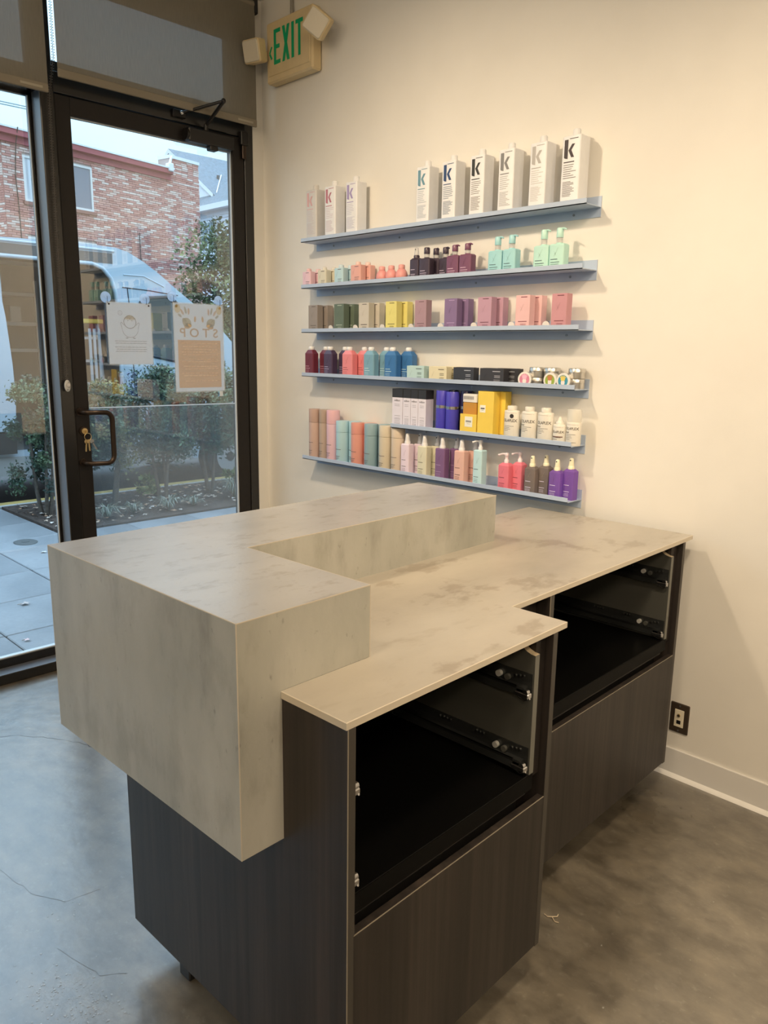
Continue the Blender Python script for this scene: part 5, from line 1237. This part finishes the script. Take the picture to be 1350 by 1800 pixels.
# ---------------- van
def van():
    X = -5.0; XB = -7.0
    o = empty('cargo_van', (0, 0, 0), 0, 'pale blue-grey high-roof cargo van parked at the curb with its side door open', 'van')
    paint = mat('van_paint', (.37, .455, .53), .35, .0, .5, coat=.25, var=.02, vscale=2); blk = mat('van_black_trim', (.02, .022, .025), .5)
    dark = mat('van_interior', (.075, .08, .082), .7); win = glass_mat('van_glass', (.25, .32, .32), 2.2)
    def side(name, outer, holes, x0, x1, m_, parent):
        """flat panel with holes, solid between x0 and x1"""
        import bmesh
        bm = bmesh.new(); loops = []
        for loop in [outer]+holes:
            vs = [bm.verts.new((x1, y, z)) for y, z in loop]; loops.append(vs)
            for a, b2 in zip(vs, vs[1:]+vs[:1]): bm.edges.new((a, b2))
        bmesh.ops.triangle_fill(bm, use_beauty=True, edges=bm.edges[:])
        fs = bm.faces[:]
        for f in fs:
            if f.normal.x < 0: f.normal_flip()
        r = bmesh.ops.extrude_face_region(bm, geom=fs); bmesh.ops.translate(bm, vec=(x0-x1, 0, 0), verts=[v for v in r['geom'] if isinstance(v, bmesh.types.BMVert)])
        bmesh.ops.recalc_face_normals(bm, faces=bm.faces[:])
        me = bpy.data.meshes.new(name); bm.to_mesh(me); bm.free(); me.materials.append(m_); ob = bpy.data.objects.new(name, me); COL.objects.link(ob); ob.parent = parent
        return ob
    roof = [(-2.75, 2.56), (.2, 2.585), (1.2, 2.61), (1.62, 2.605), (1.77, 2.57), (1.954, 2.48), (2.17, 2.345), (2.342, 2.215), (2.567, 2.065), (3.02, 1.71)]
    nose = [(3.15, 1.58), (3.30, 1.36), (3.75, 1.20), (3.95, 1.05), (4.02, .75), (4.02, .25), (3.85, .16)]
    outer = roof+nose+[(3.52, .16), (3.46, .42), (3.30, .58), (3.05, .64), (2.80, .58), (2.64, .42), (2.58, .16), (-1.25, .16), (-1.31, .42), (-1.47, .58), (-1.72, .64), (-1.97, .58), (-2.13, .42), (-2.19, .16), (-2.75, .20)]
    opening = [(.37, .42), (1.60, .42), (1.62, 1.2), (1.63, 1.9), (1.60, 2.12), (1.55, 2.27), (1.46, 2.37), (1.34, 2.41), (.37, 2.41)]
    fwin = [(1.90, 1.48), (2.00, 1.42), (2.42, 1.34), (2.86, 1.34), (2.90, 1.45), (2.60, 1.80), (2.34, 2.06), (2.26, 2.11), (1.95, 2.08), (1.89, 2.03)]
    side('body_side', outer, [opening, fwin], X-.06, X, paint, o)
    side('body_side', outer, [], XB, XB+.06, paint, o)
    # roof, windscreen and bonnet skin
    g = G(); pr = roof+nose; inset = .0
    for k in range(len(pr)-1):
        a, b2 = pr[k], pr[k+1]; m_ = paint
        g.add([(X, *a), (XB, *a), (XB, *b2), (X, *b2)], [(0, 1, 2, 3)], m_)
        g.add([(X-.02, a[0], a[1]-.05), (XB+.02, a[0], a[1]-.05), (XB+.02, b2[0], b2[1]-.05), (X-.02, b2[0], b2[1]-.05)], [(3, 2, 1, 0)], dark)
    g.build('roof_skin', o)
    ws = G(); a, b2 = (2.40, 2.19), (3.00, 1.74); n = Vector((0, b2[1]-a[1], a[0]-b2[0])).normalized()*-.006
    ws.add([(X-.16, a[0]+n.y, a[1]+n.z), (XB+.16, a[0]+n.y, a[1]+n.z), (XB+.16, b2[0]+n.y, b2[1]+n.z), (X-.16, b2[0]+n.y, b2[1]+n.z)], [(0, 1, 2, 3)], mat('van_windscreen', (.05, .07, .08), .08)); ws.build('windscreen', o)
    # drip rail, creases, seams
    g = G(); g.tube([(X+.006, -2.7, 2.535), (X+.006, 1.2, 2.565), (X+.006, 1.60, 2.56)], .014, paint, 8); g.build('drip_rail', o)
    g = G(); g.box(X-.004, X+.003, .37, 1.58, 2.425, 2.535, dark); g.build('door_track', o)
    g = G(); g.tube([(X+.001, 1.70, 2.32), (X+.001, 1.95, 2.32), (X+.001, 2.2, 2.22)], .008, paint, 6); g.build('crease', o)
    g = G(); g.tube([(X+.001, 1.68, 2.18), (X+.001, 2.0, 2.165), (X+.001, 2.38, 2.13)], .006, blk, 6); g.tube([(X+.001, 1.74, 2.17), (X+.001, 1.76, 1.9), (X+.001, 1.78, .5)], .006, blk, 6); g.build('door_seam', o)
    fr = fwin+[fwin[0]]; g = G(); g.tube([(X+.001, y, z) for y, z in fr], .018, blk, 6); g.build('window_seal', o)
    g = G(); g.prism_ax(fwin, X-.03, X-.024, 'x', win); g.build('door_window', o)
    g = G(); g.tube([(X+.002, y, z) for y, z in opening[1:]], .022, paint, 8); g.build('door_opening_trim', o)
    g = G(); g.box(X-.02, X+.02, -1.2, 2.5, .16, .36, mat('van_sill', (.28, .30, .31), .5)); g.build('sill', o)
    # slid-back side door
    dr = [(-.92, .62), (.375, .64), (.40, .98), (.395, 1.33), (.365, 1.8), (.30, 2.3), (.25, 2.43), (-.92, 2.42)]
    side('sliding_door', dr, [[(-.80, 1.45), (.10, 1.45), (.06, 2.0), (-.80, 2.0)]], X+.02, X+.07, paint, o)
    g = G(); g.box(X+.035, X+.04, -.82, .12, 1.43, 2.02, win); g.build('sliding_window', o)
    g = G(); g.box(X+.02, X+.075, -.92, .37, .40, .62, blk); g.build('sliding_door_trim', o)
    # cargo room
    g = G(); g.box(X-.1, XB+.06, -2.7, 1.72, .38, .42, dark); g.box(XB+.06, XB+.1, -2.7, 1.72, .42, 2.5, mat('van_lining', (.19, .20, .19), .7)); g.box(X-.1, XB+.06, 1.72, 1.75, .42, 2.5, dark); g.box(X-.1, XB+.06, -2.74, -2.7, .2, 2.55, paint); g.build('cargo_lining', o)
    rk = mat('van_rack', (.42, .43, .42), .5)
    for k, z in enumerate((1.02, 1.48, 1.80, 2.15)):
        g = G(); g.box(XB+.1, XB+.48, -.9, 1.30, z-.04, z, rk); g.build('rack_shelf', o)
    for y in (-.9, .2, 1.28):
        g = G(); g.box(XB+.44, XB+.48, y, y+.04, .42, 2.3, rk); g.build('rack_post', o)
    rng = random.Random(9)
    for k in range(9):
        y = -.6+k*.2; z = (1.02, 1.48, 1.80)[k % 3]; h = rng.uniform(.08, .2); c = rng.choice([(.25, .26, .27), (.10, .05, .04), (.04, .05, .14), (.4, .4, .38)])
        g = G(); g.bbox(XB+.14, XB+.40, y, y+.14, z, z+h, mat('bin_%d' % k, c, .6), .01); g.build('storage_bin', o)
    # wheels
    for y in (3.05, -1.72):
        for xx in (X-.10, XB+.10):
            g = G(); g.disc((xx, y, .14), (1, 0, 0), .34, .22, mat('tyre', (.015, .015, .016), .8), 28); w = g.build('wheel', o)
            g = G(); g.disc((xx, y, .14), (1, 0, 0), .20, .235, mat('wheel_cover', (.45, .46, .48), .4, .5), 20); g.disc((xx, y, .14), (1, 0, 0), .06, .25, blk, 12); g.build('hub', w)
    # seat and steering column glimpsed through the door window
    g = G(); g.bbox(X-.75, X-.25, 2.0, 2.14, .75, 1.55, mat('seat_dark', (.05, .055, .06), .8), .04); g.bbox(X-.75, X-.25, 2.1, 2.6, .65, .80, mat('seat_dark', (.05, .055, .06), .8), .04); g.build('seat', o)
    g = G(); g.tube([(X+.0, 2.78, 1.40), (X+.12, 2.72, 1.42)], .025, blk, 8); g.bbox(X+.08, X+.24, 2.62, 2.70, 1.36, 1.64, blk, .02); g.build('wing_mirror', o)
van()
def ladder():
    o = empty('step_ladder', (-5.34, 1.26, .42), 0, 'yellow and grey ladder standing inside the van doorway', 'ladder')
    yl = mat('fibreglass_yellow', (.60, .44, .06), .5); gr = mat('ladder_grey', (.34, .38, .42), .5)
    lean = .09
    for y in (0, .30):
        g = G(); g.add([(0, y, 0), (.04, y, 0), (.04, y+.03, 0), (0, y+.03, 0), (-lean, y-.03, 1.36), (.04-lean, y-.03, 1.36), (.04-lean, y, 1.36), (-lean, y, 1.36)], [(3, 2, 1, 0), (4, 5, 6, 7), (0, 1, 5, 4), (1, 2, 6, 5), (2, 3, 7, 6), (3, 0, 4, 7)], yl if y == 0 else gr); g.build('rail', o)
    for k in range(5):
        z = .14+k*.26; x = -lean*z/1.36; g = G(); g.box(x-.01, x+.05, -.02*z, .31-.02*z, z, z+.03, gr); g.build('step', o)
    for k in range(3):
        g = G(); g.box(.045, .06, .12+k*.055, .15+k*.055, .1, 1.3, gr); g.build('slat', o)
    bx('top_cap', -lean-.05, .08-lean, -.06, .34, 1.36, 1.41, yl, o, .008)
ladder()

# ---------------- brick building across the street
def brick_building():
    P0 = Vector((-18.386, 10.981, 0)); d = Vector((-.198, .980, 0)).normalized()
    o = empty('brick_building', P0, math.atan2(d.y, d.x), 'red brick two-storey building with a red cornice across the street', 'building')
    # local frame: x along the facade, facing side is +... towards the shop
    # facade normal towards the shop = rotate d by -90 deg -> local -y
    S0, S1, Z0, Z1 = -6.24, .10, -.2, 6.42
    mort = mat('mortar', (.42, .34, .32), .9)
    wins = [(-5.72, -4.92, 5.05, 6.12), (-4.62, -3.73, 5.07, 6.19), (-5.72, -4.92, 2.9, 4.21), (-4.60, -3.71, 2.9, 4.25)]
    g = G(); g.box(S0, S1, .03, 9, Z0, 6.5, mort); g.build('wall_core', o)
    BA = attr_mat('brick_piece', .85); g = G(); rng = random.Random(4); cH, cL, mt = .0565, .225, .010
    row = 0; z = Z0
    def emit(x0, x1, z, y0=0.0):
        t = rng.random(); c = rng.choice([(.48, .225, .195), (.52, .26, .23), (.42, .19, .17), (.55, .30, .26), (.48, .26, .235)]) if t < .72 else rng.choice([(.64, .49, .44), (.70, .58, .53), (.58, .42, .38)])
        p = rng.uniform(-.006, .004)
        g.add([(x0, y0+p, z), (x1, y0+p, z), (x1, y0+p, z+cH-mt), (x0, y0+p, z+cH-mt), (x0, y0+.04, z), (x1, y0+.04, z), (x1, y0+.04, z+cH-mt), (x0, y0+.04, z+cH-mt)],
              [(0, 1, 2, 3), (3, 2, 6, 7), (1, 5, 6, 2), (4, 0, 3, 7), (0, 4, 5, 1)], BA, col=c)
    zt_par = 6.97
    while z < zt_par-.03:
        x = S0 if z < Z1-.02 else -1.03
        x -= (row % 2)*cL/2 if z < Z1-.02 else 0; x += rng.uniform(-.02, .02)
        while x < S1-.02:
            x0, x1 = max(x, S0 if z < Z1-.02 else -1.03), min(x+cL-mt, S1)
            ok = x1-x0 > .02 and z > 2.0
            segs = [(x0, x1)]
            for (a, b2, c, e) in wins:
                if z+cH > c-.02 and z < e+.02:
                    ns = []
                    for (p, q) in segs:
                        if q <= a or p >= b2: ns.append((p, q))
                        else:
                            if p < a-.02: ns.append((p, a))
                            if q > b2+.02: ns.append((b2, q))
                    segs = ns
            if ok:
                for p, q in segs: emit(p, q, z)
            x += cL
        z += cH; row += 1
    tag(g.build('bricks', o, colattr=True), kind='stuff')
    # side face bricks on the left return
    g = G(); z = 2.0; row = 0
    while z < Z1:
        y = .03-(row % 2)*.13
        while y < 8.9:
            t = rng.random(); c = (.48, .22, .19) if t < .6 else (.70, .56, .50)
            y0, y1 = max(.03, y), y+cL-mt; g.add([(S0-.02, y0, z), (S0-.02, y1, z), (S0-.02, y1, z+cH-mt), (S0-.02, y0, z+cH-mt), (S0, y0, z), (S0, y1, z), (S0, y1, z+cH-mt), (S0, y0, z+cH-mt)], [(3, 2, 1, 0), (2, 3, 7, 6), (0, 1, 5, 4), (1, 2, 6, 5), (3, 0, 4, 7)], BA, col=c); y += cL
        z += cH; row += 1
    tag(g.build('bricks', o, colattr=True), kind='stuff')
    red = mat('cornice_red', (.33, .065, .085), .6); pale = mat('coping_white', (.72, .76, .78), .5)
    g = G(); g.prism_ax([(-.05, 6.34), (-.05, 6.48), (-.16, 6.50), (-.16, 6.63), (.2, 6.63), (.2, 6.34)][::-1], S0-.4, -1.05, 'x', red); g.build('cornice', o)
    g = G(); g.box(S0-.42, -1.0, -.18, .3, 6.63, 6.67, pale); g.build('gutter', o)
    g = G(); g.box(-1.05, S1+.02, -.02, .5, 6.97, 7.06, pale); g.box(-1.03, S1, .03, .5, 6.4, 6.97, mort); g.build('parapet_coping', o)
    g = G(); g.bbox(-1.24, -1.08, -.24, -.04, 6.55, 6.78, pale, .02); g.tube([(-1.15, -.10, 6.7), (-1.05, -.08, 6.95), (-1.0, -.05, 7.0)], .04, pale, 8); g.build('downspout_box', o)
    pane = mat('far_window_glass', (.16, .19, .24), .08, 0, .8); cur = mat('curtain', (.55, .58, .62), .8, var=.25, vscale=6, stretch=(6, 1, .1)); frm = mat('far_window_frame', (.66, .67, .66), .5)
    for k, (a, b2, c, e) in enumerate(wins):
        t = .055; g = G(); g.box(a, b2, .0, .05, c, c+t, frm); g.box(a, b2, .0, .05, e-t, e, frm); g.box(a, a+t, .0, .05, c+t, e-t, frm); g.box(b2-t, b2, .0, .05, c+t, e-t, frm); m2 = a+.16*(b2-a) if k % 2 else b2-.2*(b2-a); g.box(m2, m2+.04, .0, .05, c+t, e-t, frm); w = g.build('window', o)
        g = G(); g.box(a+t, b2-t, .022, .030, c+t, e-t, cur if k % 2 == 0 else pane); g.build('pane', w)
        bx('window_sill', a-.05, b2+.06, -.05, .05, c-.09, c-.01, mat('sill_brick', (.26, .12, .10), .8), o)
    g = G(); wd = mat('black_cable', (.02, .02, .022), .6); g.tube([(-5.90, -.2, 6.68), (-5.90, -.06, 6.3), (-5.95, -.03, 5.6), (-5.92, -.03, 4.9), (-5.90, -.03, 2.0)], .012, wd, 5); g.tube([(-2.28, -.03, 4.72), (-2.25, -.03, 3.0)], .012, wd, 5); g.build('cable', o)
brick_building()

# ---------------- white house farther away
def house():
    B = Vector((-27.0, 17.5, -.2)); o = empty('white_house', B, 0, 'white clapboard house with a grey shingle roof behind the brick building', 'house')
    sid = mat('clapboard_white', (.60, .64, .72), .7); roofm = mat('grey_shingles', (.15, .19, .225), .85, var=.25, vscale=9); trim = mat('house_trim', (.74, .77, .82), .6)
    W = lambda x, y, z: (x-B.x, y-B.y, z-B.z)
    yw, ye, ze, yg = 17.30, 17.0, 7.65, 17.75            # wall, eave line and height, gable plane
    xr, zr, xf, zf = -31.49, 10.71, -27.78, 8.26          # gable ridge and rake foot
    xl = 2*xr-xf; sl = (zf-ze)/(yg-ye)
    g = G(); g.box(-12, 13, yw-B.y, 8, 0, ze-B.z, sid); g.build('wall', o)
    g = G()
    for k in range(30):
        zz = 3.5+k*.135; x0, x1, y = -3, 10, yw-B.y
        g.add([(x0, y-.035, zz), (x1, y-.035, zz), (x1, y-.002, zz+.13), (x0, y-.002, zz+.13), (x0, y, zz), (x1, y, zz)], [(0, 1, 2, 3), (4, 5, 1, 0)], sid)
    tag(g.build('clapboards', o), kind='stuff')
    def slab(pts, name, m_=roofm, dz=.10):
        g = G(); n = len(pts); v = [W(*p) for p in pts]+[W(p[0], p[1], p[2]-dz) for p in pts]
        g.add(v, [tuple(range(n)), tuple(range(n, 2*n))[::-1]]+[(i, n+i, n+(i+1) % n, (i+1) % n) for i in range(n)], m_); g.build(name, o)
    slab([(xl, ye, ze), (-12, ye, ze), (-12, ye+3.6, ze+3.6*sl), (xf-.2, ye+3.6, ze+3.6*sl), (xf-.2, yg, zf), (xl, yg, zf)], 'main_roof')
    rs = (zr-zf)/(xf-xr); q = .5
    slab([(xf+q, yg-.12, zf-q*rs), (xf+q, 27, zf-q*rs), (xr, 27, zr), (xr, yg-.12, zr)], 'wing_roof'); slab([(xr, yg-.12, zr), (xr, 27, zr), (xl, 27, zf), (xl, yg-.12, zf)], 'wing_roof')
    g = G(); g.add([W(xl, yg, zf-.1), W(xf, yg, zf-.1), W(xr, yg, zr-.1), W(xl, yg+.3, zf-.1), W(xf, yg+.3, zf-.1), W(xr, yg+.3, zr-.1)], [(0, 1, 2), (5, 4, 3), (0, 2, 5, 3), (2, 1, 4, 5)], trim)
    for sx in (xf, xl): g.add([W(sx, yg-.14, zf-.20), W(sx, yg-.14, zf), W(xr, yg-.14, zr), W(xr, yg-.14, zr-.20)], [(0, 1, 2, 3)], trim)
    g.build('gable', o)
    g = G(); g.box(-10, 14, ye-.05-B.y, ye+.02-B.y, ze-.22-B.z, ze-B.z, trim); g.box(-10, 14, ye+.02-B.y, yw-B.y, ze-.22-B.z, ze-.18-B.z, trim); g.build('eave', o)
    g = G(); g.tube([W(xf+.02, yg+.03, zf+.04), W(xf-.9, yg+.03+.9*rs/sl, zf+.04+.9*rs), W(xf-1.9, yg+.03+1.9*rs/sl, zf+.04+1.9*rs)], .028, trim, 6); g.build('valley_flashing', o)
    for x in (-28.22, -27.60):
        g = G(); x0, x1, c0, c1, y = x-B.x, x+.54-B.x, 5.95-B.z, 6.98-B.z, yw-B.y; g.box(x0-.05, x1+.05, y-.09, y-.02, c0-.06, c1+.06, trim); w = g.build('window', o)
        g = G(); pn = mat('house_pane', (.10, .16, .20), .15); m = (c0+c1)/2; g.box(x0+.03, x1-.03, y-.105, y-.085, c0+.02, m-.03, pn); g.box(x0+.03, x1-.03, y-.105, y-.085, m+.03, c1-.02, pn); g.build('pane', w)
        g = G()
        for q in (1, 2): xx = x0+.03+q*.16; g.box(xx-.008, xx+.008, y-.115, y-.10, m+.03, c1-.02, trim)
        g.box(x0+.03, x1-.03, y-.115, y-.10, m+.25, m+.27, trim); g.build('muntin', w)
    g = G(); g.tube([W(-29.3, 18.9, 9.2), W(-29.3, 18.9, 9.42)], .07, mat('vent_dark', (.1, .1, .1), .6), 8); g.build('roof_vent', o)
house()
TRC = [(.06, .095, .03), (.10, .14, .045), (.15, .19, .065), (.045, .07, .028), (.19, .22, .10)]
shrub('leafy_tree', -13.6, 9.25, .3, 4.55, 1.6, 17000, TRC, 'leafy green tree at the far side of the street, right of the van', 'tree', None, 2, (.12, .036), 'ball', 41, -.2)
for k, (z, y0) in enumerate(((6.05, 0), (5.87, 0), (5.83, 0))):
    g = G(); g.tube([(-12.0, -14, z-.02), (-12.0, 0, z-.10), (-12, 12, z), (-12, 30, z+.1)], .011, mat('wire', (.42, .50, .54), .6), 5)
    tag(g.build('power_line'), ['uppermost thin power line crossing the sky above the brick building', 'middle thin power line crossing the sky above the brick building', 'lowest thin power line crossing the sky above the brick building'][k], 'wire', 'power lines over the street')
